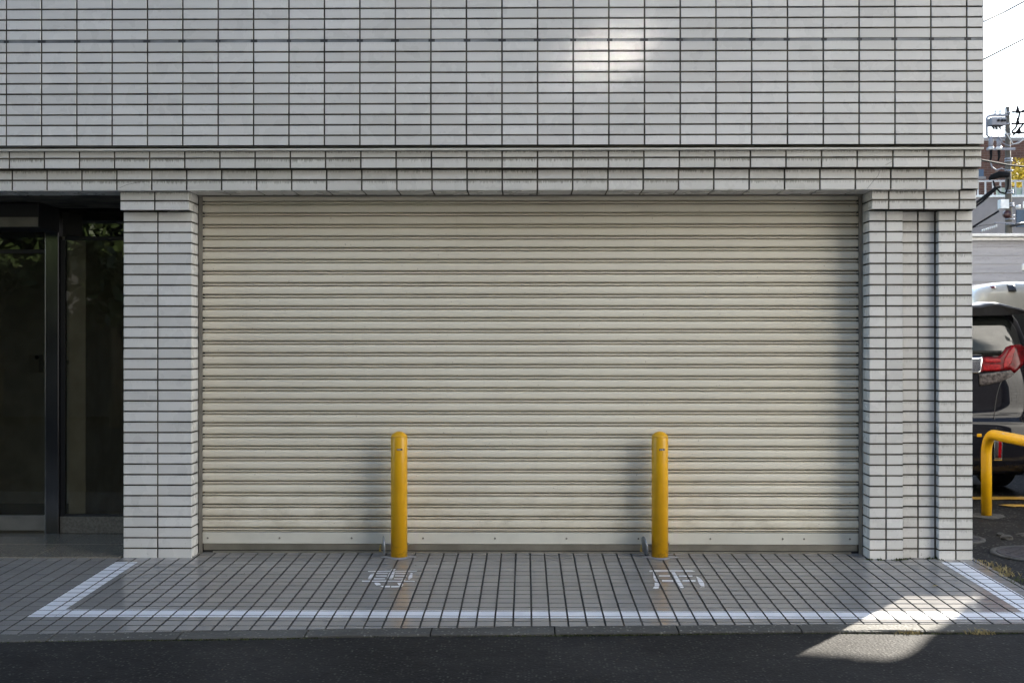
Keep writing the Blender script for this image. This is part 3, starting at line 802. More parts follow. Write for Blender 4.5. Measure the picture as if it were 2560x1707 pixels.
# ------------------------------------------------------------------ manhole covers
def manhole(x, y, r, label):
    o = empty("manhole_cover", (x, y, .0), label=label, cat="manhole cover", group="round iron covers set in the lot asphalt")
    g = MB(); g.lathe([(r+.05,-.01),(r+.05,.0040),(r+.012,.0060),(r+.010,-.002)], (0,0,0), 48); g.build("rim", M_PATCH, o)
    g = MB(); g.lathe([(r+.008,-.01),(r+.008,.0065),(r,.0075),(r-.02,.0075),(r-.022,.0055),(.03,.0055),(.028,.0075),(.001,.0078)], (0,0,0), 48)
    for i in range(-7, 8):
        for j in range(-7, 8):
            px, py = i*r/7.4, j*r/7.4
            if math.hypot(px, py) < r-.05 and (i+j) % 2 == 0: g.bbox(px-.012, px+.012, py-.012, py+.012, .004, .0078, .001)
    g.build("lid", M_IRON, o)
manhole(3.60, .20, .29, "larger rusty round manhole cover next to the pavement edge by the tiled corner")
manhole(3.20, .86, .20, "smaller round manhole cover with broken concrete rim, close behind the tiled corner")

# ------------------------------------------------------------------ vehicles
def plan(cx, hw, y0, y1, r, z):
    r = min(r, hw*.95, (y1-y0)*.45); pts = []
    cs = [(cx-hw+r, y0+r, math.pi, 1.5*math.pi), (cx+hw-r, y0+r, 1.5*math.pi, 2*math.pi), (cx+hw-r, y1-r, 0, .5*math.pi), (cx-hw+r, y1-r, .5*math.pi, math.pi)]
    for i, (x, y, a0, a1) in enumerate(cs):
        for k in range(9): a = a0+(a1-a0)*k/8; pts.append((x+r*math.cos(a), y+r*math.sin(a), z))
        nx, ny, na, _ = cs[(i+1)%4]; e = Vector(pts[-1]); s_ = Vector((nx+r*math.cos(na), ny+r*math.sin(na), z))
        for k in range(1, 6): pts.append(tuple(e.lerp(s_, k/6)))
    return pts
def loft(levels, cx, mat, name, parent):
    g = MB(); rings = []
    for (z, hw, y0, y1, r) in levels: rings.append([g.vert(p) for p in plan(cx, hw, y0, y1, r, z)])
    n_ = len(rings[0])
    for A, C in zip(rings, rings[1:]):
        for k in range(n_): g.face([A[k], A[(k+1)%n_], C[(k+1)%n_], C[k]], smooth=True)
    g.face(rings[0][::-1]); g.face(rings[-1]); o = g.build(name, mat, parent)
    return o
def rear_y(levels, cx, x, z):
    for A, C in zip(levels, levels[1:]):
        if A[0] <= z <= C[0]: break
    t = min(1, max(0, (z-A[0])/(C[0]-A[0]))); hw, y0, r = [A[k]+(C[k]-A[k])*t for k in (1,2,4)]
    d = abs(x-cx)-(hw-r)
    return y0 if d <= 0 else y0+r-math.sqrt(max(0, r*r-min(d, r*.995)**2))
def patch(levels, cx, top, bot, x0, x1, mat, name, parent, off=.012, nx=26, nz=8, rim=.02):
    """a curved panel lying on the rear surface between two outlines given as (x,z) polylines"""
    def ev(L_, x):
        for A, C in zip(L_, L_[1:]):
            if A[0] <= x <= C[0]: return A[1]+(C[1]-A[1])*(x-A[0])/max(1e-6, C[0]-A[0])
        return L_[0][1] if x < L_[0][0] else L_[-1][1]
    g = MB(); G = []
    for i in range(nx+1):
        x = x0+(x1-x0)*i/nx; zt, zb = ev(top, x), ev(bot, x)
        col = []
        for k in range(nz+1):
            z = zb+(zt-zb)*k/nz; col.append(g.vert((x, rear_y(levels, cx, x, z)-off, z)))
        G.append(col)
    for A, C in zip(G, G[1:]):
        for k in range(nz): g.face([A[k], C[k], C[k+1], A[k+1]], smooth=True)
    border = [G[i][0] for i in range(nx+1)]+[G[nx][k] for k in range(1, nz+1)]+[G[i][nz] for i in range(nx-1, -1, -1)]+[G[0][k] for k in range(nz-1, 0, -1)]
    back = [g.vert((g.v[i][0], g.v[i][1]+off+.006, g.v[i][2])) for i in border]
    for k in range(len(border)): q = (k+1) % len(border); g.face([border[q], border[k], back[k], back[q]])
    return g.build(name, mat, parent)
def wheel(x, y, r, w, parent):
    o = empty("wheel", (x, y, r)); o.parent = parent
    g = MB(); g.lathe([(r*.66,-w/2),(r*.93,-w/2),(r,-w/2+.03),(r,w/2-.03),(r*.93,w/2),(r*.66,w/2)], (0,0,0), 36, 0, 'X'); g.build("tyre", M_RUBBER, o)
    g = MB(); g.lathe([(.02,-w/2+.01),(r*.6,-w/2+.03),(r*.655,-w/2),(r*.655,w/2),(r*.6,w/2-.03),(.02,w/2-.01)], (0,0,0), 30, 0, 'X'); g.build("rim", M_GALV, o)
Y0 = 3.12; VX = 4.035
LV = [(.20,.84,Y0+.16,Y0+4.55,.22),(.26,.885,Y0+.06,Y0+4.75,.25),(.36,.91,Y0+.015,Y0+4.85,.27),(.50,.92,Y0,Y0+4.9,.28),(.66,.925,Y0+.0,Y0+4.9,.28),(.735,.925,Y0+.012,Y0+4.88,.28),(.75,.915,Y0+.045,Y0+4.86,.27),
      (.90,.92,Y0+.05,Y0+4.8,.27),(1.05,.92,Y0+.055,Y0+4.6,.26),(1.16,.905,Y0+.075,Y0+4.2,.25),(1.30,.885,Y0+.115,Y0+3.9,.24),(1.50,.85,Y0+.18,Y0+3.55,.22),(1.68,.805,Y0+.25,Y0+3.25,.22),(1.78,.765,Y0+.32,Y0+3.1,.24),(1.84,.71,Y0+.42,Y0+2.95,.28),(1.875,.62,Y0+.6,Y0+2.7,.3),(1.89,.45,Y0+1.0,Y0+2.3,.3)]
van = empty("black_van", (VX, Y0+2.4, 0), label="black minivan seen from behind with red tail lamp, parked past the tiled corner", cat="van")
van_shift = lambda o: sub(o, van)
sub(loft(LV, VX, M_CAR, "body", None), van)
YR = Y0+.07
def vp(x, y, Y=YR): p = at(2430+x/3.56, 740+y/3.56, Y); return (p.x, p.z)
# tailgate glass
l0 = VX-.72
gt = [(l0, vp(10,165,Y0+.27)[1]), (vp(380,150,Y0+.25)[0], vp(380,160,Y0+.25)[1])]; gbz = vp(10,530,Y0+.1)[1]
sub(patch(LV, VX, [(l0, 1.735), (VX+.62, 1.73), (VX+.70, 1.66), (VX+.745, 1.45), (VX+.755, 1.36)], [(l0, gbz), (VX+.52, gbz), (VX+.62, gbz+.03), (VX+.70, gbz+.10), (VX+.755, 1.355)], l0, VX+.755, M_CARGLASS, "rear_window", None, .008, 34), van)
# chrome garnish and tail lamps
gl = vp(0,540)[1]; g2 = vp(0,688)[1]
xg1, xg2 = vp(112,0)[0], vp(72,0)[0]
sub(patch(LV, VX, [(VX-.45, gl), (xg1, gl), ], [(VX-.45, g2), (xg2, g2), (xg1, gl-.004)], VX-.45, xg1, M_CHROME, "chrome_garnish", None, .020, 40), van)
def lamp(mir):
    f = (lambda L_: L_) if not mir else (lambda L_: sorted([(2*VX-x, z) for x, z in L_]))
    nm = empty("tail_lamp", (VX, Y0, 1.1)); nm.parent = van; nm.matrix_parent_inverse = Matrix.Translation(-van.location)
    P_ = lambda L_: [vp(*q) for q in L_]
    ot = P_([(75,668),(112,542),(255,540),(285,515),(330,455),(372,438),(463,430),(540,445)]); ob = P_([(75,672),(250,665),(345,655),(372,690),(463,612),(540,560)])
    ct = P_([(62,694),(345,658),(372,655)]); cb = P_([(62,800),(250,760),(345,715),(372,692)])
    def mk(t, b, m, n_, off):
        t, b = f(t), f(b); x0, x1 = max(t[0][0], b[0][0]), min(t[-1][0], b[-1][0])
        o = patch(LV, VX, t, b, x0, x1, m, n_, None, off, 40, 6); o.parent = nm; o.matrix_parent_inverse = Matrix.Translation(-(van.location+Vector((0,0,0)))) ; return o
    for t, b, m, n_, off in ((ot, ob, M_DARKRED, "red_lens", .022), (ct, cb, M_CLEARLENS, "clear_lens", .020),
        (P_([(120,556),(250,556),(262,552)]), P_([(120,590),(250,588),(262,590)]), M_REDLENS, "light_bar", .027),
        (P_([(100,612),(240,608),(255,612)]), P_([(85,664),(240,655),(255,650)]), M_REDLENS, "light_bar", .027),
        (P_([(285,615),(300,560),(350,480),(395,447),(405,445)]), P_([(285,640),(315,640),(360,590),(395,500),(405,470)]), M_REDLENS, "light_bar", .027)):
        t, b = f(t), f(b); x0, x1 = max(t[0][0], b[0][0]), min(t[-1][0], b[-1][0])
        o = patch(LV, VX, t, b, x0, x1, m, n_, None, off, 40, 6)
        o.parent = nm; o.matrix_parent_inverse = Matrix.Identity(4); o.location = -Vector((VX, Y0, 1.1))
    nm.matrix_parent_inverse = Matrix.Translation(-van.location)
lamp(False); lamp(True)
# bumper reflectors with chrome surround
for s_ in (1, -1):
    a, b = vp(193,1262,Y0), vp(268,1462,Y0)
    x0, x1 = a[0], b[0]
    if s_ < 0: x0, x1 = 2*VX-b[0], 2*VX-a[0]
    fr = patch(LV, VX, [(x0, a[1]), (x1, a[1])], [(x0, b[1]), (x1, b[1])], x0, x1, M_CHROME, "reflector", None, .016, 8, 8); sub(fr, van)
    w = x1-x0
    o = patch(LV, VX, [(x0+w*.16, a[1]-.016), (x1-w*.1, a[1]-.016)], [(x0+w*.16, b[1]+.022), (x1-w*.1, b[1]+.022)], x0+w*.16, x0+w*.5, M_BLACK, "reflector_lens", None, .019, 6, 6); o.parent = fr
    o = patch(LV, VX, [(x0+w*.5, a[1]-.016), (x1, a[1]-.016)], [(x0+w*.5, b[1]+.022), (x1, b[1]+.022)], x0+w*.5, x1-w*.14, M_REDLENS, "reflector_lens", None, .019, 6, 6); o.parent = fr
# spoiler
g = MB(); secs = []
for x, zt, zb in ((VX-.80,1.80,1.735),(VX-.72,1.835,1.735),(VX-.45,1.852,1.735),(VX-.30,1.878,1.735),(VX+.20,1.852,1.735),(VX+.33,1.853,1.735),(VX+.38,1.866,1.735),(VX+.43,1.874,1.737),(VX+.50,1.872,1.738),(VX+.62,1.845,1.742),(VX+.74,1.812,1.75),(VX+.82,1.785,1.757)):
    zt -= .008
    secs.append([g.vert(p) for p in ((x, Y0+.46, zt+.012), (x, Y0+.22, zt), (x, Y0+.10, zt-.02), (x, Y0+.09, zt-.035), (x, Y0+.13, zb), (x, Y0+.30, zb-.006), (x, Y0+.44, zb))])
for A, C in zip(secs, secs[1:]):
    for k in range(6): g.face([A[k], C[k], C[k+1], A[k+1]], smooth=k in (0,1,4))
g.face(secs[0]); g.face(secs[-1][::-1]); sub(g.build("spoiler", M_BLACK), van)
# bumper seam and tailgate seam as narrow dark strips
g = MB(); 
def seam(pts, w=.0035):
    for p, q in zip(pts, pts[1:]):
        d = Vector((q[0]-p[0], q[1]-p[1])).normalized(); nx_, nz_ = -d.y*w, d.x*w
        P_ = [(p[0]-nx_, p[1]-nz_), (q[0]-nx_, q[1]-nz_), (q[0]+nx_, q[1]+nz_), (p[0]+nx_, p[1]+nz_)]
        g.face([g.vert((x, rear_y(LV, VX, x, z)-.0025, z)) for x, z in P_])
SEAMS = []
sm = [vp(*q, Y0+.03) for q in ((280,748),(255,800),(230,880),(212,980),(202,1070),(204,1175))]
for P_ in (sm, [(2*VX-x, z) for x, z in sm][::-1], [vp(-150,1235,Y0), vp(20,1238,Y0), vp(150,1250,Y0)]):
    g = MB(); seam(P_); sub(g.build("panel_seam", M_BLACK), van)
# side windows and wheels (turned away from the photograph)
for s_ in (1, -1):
    g = MB(); z0_, z1_ = 1.14, 1.66
    hw0, hw1 = .91, .815
    for a, b in ((Y0+.45, Y0+1.35), (Y0+1.4, Y0+2.4), (Y0+2.45, Y0+3.3)):
        g.quad((VX+s_*(hw0+.004), a, z0_), (VX+s_*(hw0+.004), b, z0_), (VX+s_*(hw1+.006), b-.1, z1_), (VX+s_*(hw1+.006), a+.05, z1_))
    sub(g.build("side_window", M_CARGLASS), van)
    for yy in (Y0+.98, Y0+3.95): wheel(s_*.80, yy-(Y0+2.4), .335, .23, van)

# white van behind
Y1 = 9.2; a = at(2436, 746, Y1); WX = a.x+.90
LW = [(.25,.80,Y1+.08,Y1+4.3,.12),(.45,.85,Y1,Y1+4.4,.12),(.9,.85,Y1+.0,Y1+4.4,.12),(1.2,.85,Y1+.02,Y1+4.1,.12),(1.8,.83,Y1+.06,Y1+3.6,.14),(2.10,.815,Y1+.09,Y1+3.4,.16),(2.20,.80,Y1+.10,Y1+3.3,.18),(2.27,.75,Y1+.13,Y1+3.25,.22),(2.33,.64,Y1+.18,Y1+3.15,.25),(2.38,.46,Y1+.28,Y1+3.0,.25),(2.405,.2,Y1+.6,Y1+2.4,.18)]
wv = empty("white_van", (WX, Y1+2.2, 0), label="cream white high-roof van parked behind the black minivan", cat="van")
sub(loft(LW, WX, M_CREAMV, "body", None), wv)
for (x0, y0, x1, y1, mt, nm) in ((2522,711,2540,729,M_BLACK,"roof_vent"), (2483,714,2491,720,M_DARKRED,"marker_lamp")):
    p, q = at(x0, y0, Y1+.1), at(x1, y1, Y1+.1)
    sub(patch(LW, WX, [(p.x,p.z),(q.x,p.z)], [(p.x,q.z),(q.x,q.z)], p.x, q.x, mt, nm, None, .03, 6, 4), wv)
sub(patch(LW, WX, [(WX-.68,1.95),(WX+.68,1.95)], [(WX-.70,1.25),(WX+.70,1.25)], WX-.69, WX+.69, M_CARGLASS, "rear_window", None, .01), wv)
for s_ in (1, -1):
    z_ = MB(); sub(patch(LW, WX, [(WX+s_*.75-.06,1.1),(WX+s_*.75+.06,1.1)], [(WX+s_*.75-.06,.75),(WX+s_*.75+.06,.75)], WX+s_*.75-.06, WX+s_*.75+.06, M_REDLENS, "tail_lamp", None, .012, 6, 6), wv)
    for yy in (.8, 3.6): wheel(s_*.72, Y1+yy-(Y1+2.2), .30, .18, wv)

# ------------------------------------------------------------------ background beyond the lot
# white garage with board siding
YG = 14.2
p0, p1, p2 = at(2380, 586, YG), at(2380, 602, YG), at(2700, 584, YG)
gx0, gx1 = p0.x-3, p0.x+11
ga = empty("siding_garage", (gx0+4, YG+2, 0), label="low white garage with board siding and a bright white fascia behind the vans", cat="garage")
g = MB(); z = 0; k = 0
while z < p1.z-.02:
    h = min(.165, p1.z-z); g.quad((gx0,YG-.012,z),(gx1,YG-.012,z),(gx1,YG,z+h),(gx0,YG,z+h)); g.quad((gx0,YG,z),(gx1,YG,z),(gx1,YG-.012,z),(gx0,YG-.012,z)); z += h; k += 1
g.box(gx0, gx1, YG+.001, YG+4, 0, p1.z-.03); sub(g.build("wall", M_SIDING), ga)
g = MB(); zf = (p0.z+p1.z)/2-.01
g.bbox(gx0-.1, gx1+.1, YG-.10, YG+4.1, p1.z, zf, .008); g.bbox(gx0-.14, gx1+.14, YG-.16, YG+4.14, zf+.012, p0.z, .012); sub(g.build("fascia", M_WHITEP), ga)
# beige building with railing terrace
YB = 42.0
b0, b1 = at(2300, 488, YB), at(2700, 488, YB); bz = at(2500, 488, YB).z
be = empty("terrace_building", (b0.x+2, YB+6, 0), label="beige rendered building whose roof terrace carries a white railing, behind the pole", cat="building")
g = MB(); g.box(b0.x-6, b1.x+8, YB, YB+10, 0, bz-.10); sub(g.build("wall", M_BEIGE), be)
g = MB(); g.bbox(b0.x-6.1, b1.x+8.1, YB-.06, YB+10, bz-.10, bz, .02); sub(g.build("coping", M_WHITEP), be)
g = MB(); zt = at(2500, 450, YB).z
g.bbox(b0.x-2, b1.x+3, YB+.05, YB+.12, zt-.07, zt, .01)
x = b0.x-2
while x < b1.x+3: g.box(x, x+.055, YB+.06, YB+.11, bz, zt-.07); x += .32
sub(g.build("railing", M_ALUR), be)
g = MB(); q0, q1 = at(2490, 470, YB+.2), at(2700, 486, YB+.2); g.box(q0.x, q1.x, YB+.16, YB+.2, bz, q0.z); sub(g.build("terrace_screen", M_GRNPANEL), be)
for (x0, y0, x1, y1) in ((2540, 525, 2575, 568),):
    q0, q1 = at(x0, y0, YB), at(x1, y1, YB); g = MB(); g.box(q0.x, q1.x, YB-.05, YB+.1, q1.z, q0.z); sub(g.build("window", M_BLUEGL), be)
# brick building
YK = 60.0
k0, k1 = at(2300, 344, YK), at(2760, 344, YK)
bk = empty("brick_building", (k0.x+3, YK+6, 0), label="dark brown brick building rising against the sky behind the utility pole", cat="building")
g = MB(); g.box(k0.x-8, k1.x+10, YK, YK+12, 0, k0.z-.22); sub(g.build("wall", M_BRICK), bk)
g = MB(); g.bbox(k0.x-8.05, k1.x+10.05, YK-.06, YK+12, k0.z-.22, k0.z, .03); sub(g.build("parapet_coping", M_BEIGE), bk)
for (x0, y0, x1, y1) in ((2446, 424, 2459, 442), (2400, 424, 2420, 442), (2580, 380, 2600, 410)):
    q0, q1 = at(x0, y0, YK), at(x1, y1, YK); g = MB(); g.box(q0.x, q1.x, YK-.03, YK+.1, q1.z, q0.z); w_ = sub(g.build("window", M_BLUEGL), bk)
    g = MB(); g.box(q0.x-.1, q1.x+.1, YK-.10, YK-.031, q1.z-.15, q1.z); sub(g.build("window_sill", M_BEIGE), bk)

# ------------------------------------------------------------------ trees
def leaves(g, n_, centre, rad, size, m=0, keep=None, clumps=28):
    cl = []
    for _ in range(clumps):
        v = Vector((random.gauss(0,1), random.gauss(0,1), random.gauss(0,1))).normalized()*random.uniform(.35,1)**.6
        cl.append(Vector((v.x*rad[0], v.y*rad[1], v.z*rad[2])))
    cnt = 0
    while cnt < n_:
        c = random.choice(cl); p = Vector(centre)+c+Vector((random.gauss(0,.17*rad[0]), random.gauss(0,.17*rad[1]), random.gauss(0,.15*rad[2])))
        cnt += 1
        u = Vector((random.gauss(0,1), random.gauss(0,1), random.gauss(0,.7))).normalized(); w = u.cross(Vector((random.gauss(0,1), random.gauss(0,1), random.gauss(0,1)))).normalized()
        s_ = size*random.uniform(.6,1.3)
        if keep and not all(keep(q) for q in (p, p-u*s_, p+w*s_*.45, p+u*s_, p-w*s_*.45)): continue
        g.quad(p-u*s_, p+w*s_*.45, p+u*s_, p-w*s_*.45, m)
def tree(name, base, h_trunk, centre, rad, n_, size, leafm, label, keep=None, r0=.13, group=None):
    o = empty(name, base, label=label, cat="tree", group=group); b = Vector(base); c = Vector(centre)
    g = MB(); top = Vector((c.x, c.y, c.z-.25*rad[2]))
    g.tube([b, b.lerp(top, .35)+Vector((.06,.03,0)), b.lerp(top, .7)-Vector((.04,.05,0)), top], [r0, r0*.8, r0*.6, r0*.35], 10)
    for k in range(7):
        a = k*2.4; s_ = b.lerp(top, .55+.06*k)
        e = c+Vector((math.cos(a)*rad[0]*.7, math.sin(a)*rad[1]*.7, rad[2]*random.uniform(-.2,.6)))
        if keep and not all(keep(s_.lerp(e, q/10)) for q in range(11)): continue
        g.tube([s_, s_.lerp(e, .5)+Vector((0,0,.1)), e], [r0*.35, r0*.22, r0*.07], 6)
    sub(g.build("trunk", M_BARK), o)
    g = MB(); leaves(g, n_, centre, rad, size, 0, keep); sub(g.build("crown", leafm), o)
    return o
p = at(2553, 428, 47)
tree("yellow_tree", (p.x+.4, 47, 0), 4, (p.x+.4, 47, p.z-.2), (1.0, .8, .75), 2600, .085, M_LEAFY, "small yellow-leaved autumn tree behind the white terrace railing", r0=.10)

# ------------------------------------------------------------------ utility pole
YP = 32.0
pb = at(2523, 700, YP); pt = at(2518, 268, YP)
po = empty("utility_pole", (pb.x, YP, 0), label="concrete utility pole crowded with switchgear, crossarms and cable closures", cat="utility pole")
S_ = (YP+DIST)/F_PX
def P3(x, y, dy=0.): q = at(x, y, YP); return Vector((q.x, YP+dy, q.z))
def pc(name, mat, fn):
    g = MB(); fn(g); return sub(g.build(name, mat), po)
base = Vector((P3(2526,700).x, YP, 0)); topv = P3(2518.5, 268)
pc("shaft", M_POLE, lambda g: g.tube([base, base.lerp(topv, .5), topv], [.155, .122, .078], 18))
for y in (283, 311, 337, 398, 404, 428, 478, 484, 510, 516, 540, 549, 562):
    def bands(g):
        t = P3(2518.5+(y-268)*.022, y); r = .08+(y-268)*.00022; g.lathe([(r,-.02),(r+.014,-.02),(r+.014,.03),(r,.03)], t, 16)
    pc("steel_band", M_GALV, bands)
# curved arm carrying the switch box
pc("crossarm", M_POLEGEAR, lambda g: g.tube([P3(2515,290,-.15), P3(2500,291,-.15), P3(2475,291,-.15), P3(2465,294,-.15), P3(2462,299,-.15), P3(2463,340,-.15), P3(2468,345,-.15), P3(2510,346,-.15)], .042, 8))
def box_(g):
    a, b = P3(2466, 299), P3(2503, 319); g.bbox(a.x, b.x, YP-.45, YP-.05, b.z, a.z, .03)
sbx = pc("switch_box", M_POLEGEAR, box_)
for x in (2482, 2491, 2498):
    p = P3(x, 308, -.45); g = MB(); g.lathe([(.045,0),(.045,-.05),(.03,-.05),(.03,-.10),(.01,-.11)], (p.x, p.y, p.z), 12, 0, 'Y'); o = g.build("bushing", M_BLACK, sbx); o.matrix_parent_inverse = Matrix.Identity(4)
for x in (2474, 2482, 2490):
    g = MB(); g.tube([P3(x-2,318,-.3), P3(x+3,328,-.3)], [.055,.03], 8); g.build("cable_gland", M_BLACK, sbx)
def ins(g, pts, r=.045, h=.26):
    for x, y in pts: p = P3(x, y, -.15); g.lathe([(r*.5,0),(r,.03),(r*.7,.08),(r,.12),(r*.6,.17),(r*.4,h*.8),(r*.12,h)], p, 12)
for x, y in ((2483.5,290),(2495.5,290),(2509,288)): pc("pin_insulator", M_INSUL, lambda g: ins(g, [(x, y)]))
for x in (2471.5, 2491.5):
    def cut(g): g.lathe([(.075,0),(.075,.30),(.05,.32),(.05,.36)], P3(x, 372, -.2), 14)
    pc("cutout_tube", M_POLEGEAR, cut)
    def cap_(g): g.lathe([(.10,0),(.105,.05),(.085,.11)], P3(x, 378, -.2), 14)
    pc("cutout_base", M_INSUL, cap_)
    def dr(g): g.tube([P3(x, 378,-.2), P3(x+.5, 395,-.2), P3(x-2, 405,-.2)], [.055,.045,.03], 8)
    pc("cable_drop", M_CABLE, dr)
pc("crossarm", M_POLEGEAR, lambda g: g.bbox(P3(2462,380).x, P3(2532,380).x, YP-.22, YP-.14, P3(0,383).z, P3(0,377).z, .008))
for x, y in ((2541,279),(2541,308),(2545,331)):
    def rt(g):
        g.tube([P3(2526,y+3,-.1), P3(2533,y+3,-.1), P3(x,y+3,-.1), P3(2575,y+2,-.1)], .035, 8); g.lathe([(.05,-.08),(.07,-.02),(.05,.05),(.04,.10),(.03,.16)], P3(x, y, -.1), 12)
    pc("line_insulator", M_CABLE, rt)
def clos(g):
    g.tube([P3(2464,452,-.3), P3(2472,446,-.3), P3(2488,440,-.3), P3(2512,440,-.25), P3(2520,439,-.1)], [.04,.10,.12,.10,.04], 10)
pc("cable_closure", M_CABLE, clos)
def lbx(g): a, b = P3(2490, 502), P3(2511, 525); g.bbox(a.x, b.x, YP-.4, YP-.12, b.z, a.z, .02)
pc("meter_box", M_WHITEP, lbx)
pc("cable_drum", plain("dark_red_lacquer", (.045,.012,.012), .4), lambda g: g.lathe([(.01,-.12),(.12,-.12),(.13,-.05),(.13,.05),(.02,.06)], P3(2511, 538, -.2), 20, 0, 'Y'))
pc("crossarm", M_POLEGEAR, lambda g: g.bbox(P3(2482,561).x, P3(2525,561).x, YP-.2, YP-.14, P3(0,563.5).z, P3(0,560).z, .006))
pc("lamp_arm", M_BLACK, lambda g: g.tube([P3(2522,566,-.2), P3(2553,560,-.2)], .05, 8))
pc("insulator_box", M_WHITEP, lambda g: (g.lathe([(.07,-.06),(.09,0),(.06,.07)], P3(2542,519,-.1), 14), g.bbox(P3(2555,0).x, P3(2566,0).x, YP-.25, YP-.05, P3(0,525).z, P3(0,508).z, .02)))
# cables: each hangs between its own ends
def cable(pts, r, label, m=M_CABLE, sag=.0, name="overhead_cable", group="thin cables strung around the utility pole"):
    g = MB(); P_ = []
    for a, b in zip(pts, pts[1:]):
        for k in range(8): t = k/8; q = a.lerp(b, t); q.z -= sag*4*t*(1-t)*(b-a).length; P_.append(q)
    P_.append(pts[-1]); g.tube(P_, r, 6); return tag(g.build(name, m), label, "cable", group)
def PY(x, y, Y): return at(x, y, Y)
cable([PY(2430,70,6), PY(2462,53,6.4), PY(2510,31,7.2), PY(2640,-38,9)], .011, "upper of the two thin cables crossing the open sky beside the tiled corner", group="thin cables crossing the open sky")
cable([PY(2430,165,6), PY(2464,146,6.4), PY(2640,57,9)], .011, "lower of the two thin cables crossing the open sky beside the tiled corner", group="thin cables crossing the open sky")
cable([PY(2430,396,26), PY(2456,401,26.5), PY(2520,413,28), PY(2600,421,30)], .03, "thick black cable slanting across the brick wall in front of the pole")
cable([P3(2400,525,-1), P3(2440,500,-.6), P3(2468,481,-.4), P3(2478,474,-.3), P3(2492,470,-.3)], .045, "thick bundled cable climbing to the pole past the white railing")
cable([P3(2400,533,-1), P3(2440,508,-.6), P3(2470,484,-.4), P3(2480,478,-.3)], .038, "second bundled cable hanging just under the thick one by the railing")
cable([P3(2400,580,-.8), P3(2434,560,-.6), P3(2487,531,-.3)], .035, "dark cable running up to the grey box on the pole")
cable([P3(2478,319,-.3), P3(2486,344,-.3), P3(2498,362,-.3), P3(2515,367,-.2), P3(2532,362,-.2), P3(2566,340,-.2)], .016, "grey loop of wire sagging below the switch box", M_POLEGEAR)
cable([P3(2496,320,-.3), P3(2512,345,-.3), P3(2526,363,-.2), P3(2540,361,-.2), P3(2570,338,-.2)], .018, "pale slanting wire crossing the pole under the switch box", M_INSUL)
cable([P3(2526,331,-.1), P3(2536,322,-.1), P3(2541,308,-.1), P3(2546,284,-.1), P3(2572,268,-.1)], .035, "black jumper wire curling up the right of the pole top")
cable([P3(2530,340,-.1), P3(2543,326,-.1), P3(2556,311,-.1), P3(2572,308,-.1)], .035, "black jumper wire leaving the lowest insulator of the pole")
cable([P3(2474,455,-.3), P3(2478,470,-.3), P3(2492,484,-.3), P3(2505,487,-.3), P3(2514,470,-.2), P3(2518,450,-.1)], .03, "hanging loop of cable in front of the pale green screen")
cable([P3(2470,405,-.2), P3(2474,420,-.2), P3(2485,428,-.2), P3(2500,423,-.15), P3(2515,428,-.1)], .025, "grey drop wires curling under the cutouts", M_POLEGEAR)
cable([P3(2495,330,-.2), P3(2512,343,-.1)], .014, "short stay wire between switch box and pole", M_POLEGEAR)
cable([P3(2400,578,-.8), P3(2434,569,-.7), P3(2483,562,-.2)], .010, "thin wire holding the row of white markers")
mk = MB()
for k in range(8):
    t = k/7; q = P3(2435+50*t, 580-15*t, -.7+.5*t); q.z -= .03; mk.lathe([(.005,-.05),(.03,-.03),(.03,.03),(.005,.05)], q, 8)
tag(mk.build("wire_markers", M_INSUL), "row of small white markers hanging on the thin wire above the garage", "wire markers")

# ------------------------------------------------------------------ out of view to the right: shed, wall, house and tree added to shade the lot
sh = empty("sun_block_shed", (6, 3.4, 0), label="unseen grey shed added beside the black van to block the sun", cat="shed")  # added out of view; its roof edge cuts the top of the sun patch
g = MB(); g.bbox(5.06, 7.6, 2.9, 3.9, 0, 2.20, .01); sub(g.build("sun_block_shed_body", M_POLEGEAR), sh)
g = MB(); g.bbox(5.05, 7.65, 2.89, 3.95, 2.20, 2.275, .01); sub(g.build("sun_block_shed_roof", M_GALV), sh)
gw = empty("sun_block_wall", (7.8, 6.7, 0), label="unseen grey wall added along the right to keep sun off the parking lot", cat="wall")  # added out of view to keep sun off the ground by the vans
g = MB(); g.bbox(7.72, 7.87, 4.05, 9.4, 0, 2.75, .01); sub(g.build("sun_block_wall_panel", M_BEIGE), gw)
g = MB(); g.bbox(7.68, 7.91, 4.0, 9.45, 2.75, 2.85, .01); sub(g.build("sun_block_wall_cap", M_PATCH), gw)
ho = empty("sun_block_house", (16, 8, 0), label="unseen pale house added on the far right of the parking lot to block the sun", cat="house")  # added out of view as a sun blocker
g = MB(); g.box(12.2, 20, 6.0, 10.5, 0, 7.5); sub(g.build("wall", M_BEIGE), ho)
g = MB(); g.bbox(12.1, 20.1, 5.9, 10.6, 7.5, 7.7, .03); sub(g.build("roof", M_GALV), ho)
def road_pt(x, y, z=-.066): a = at(x, y, 0); t = (EYE-z)/(EYE-a.z); return (a.x*t, DIST*(t-1))
LIT = [pave(*q) for q in ((2240,1487),(2446,1486),(2444,1498),(2412,1508),(2382,1534),(2350,1561))]+[road_pt(*q) for q in ((2328,1574),(2300,1599),(2292,1614),(2266,1636),(2240,1643),(2196,1641),(2096,1629),(1990,1620))]+[(1.0,-1.95),(1.2,-1.5)]
def inside(poly, x, y):
    c = False
    for i in range(len(poly)):
        (x0, y0), (x1, y1) = poly[i], poly[i-1]
        if (y0 > y) != (y1 > y) and x < (x1-x0)*(y-y0)/(y1-y0)+x0: c = not c
    return c
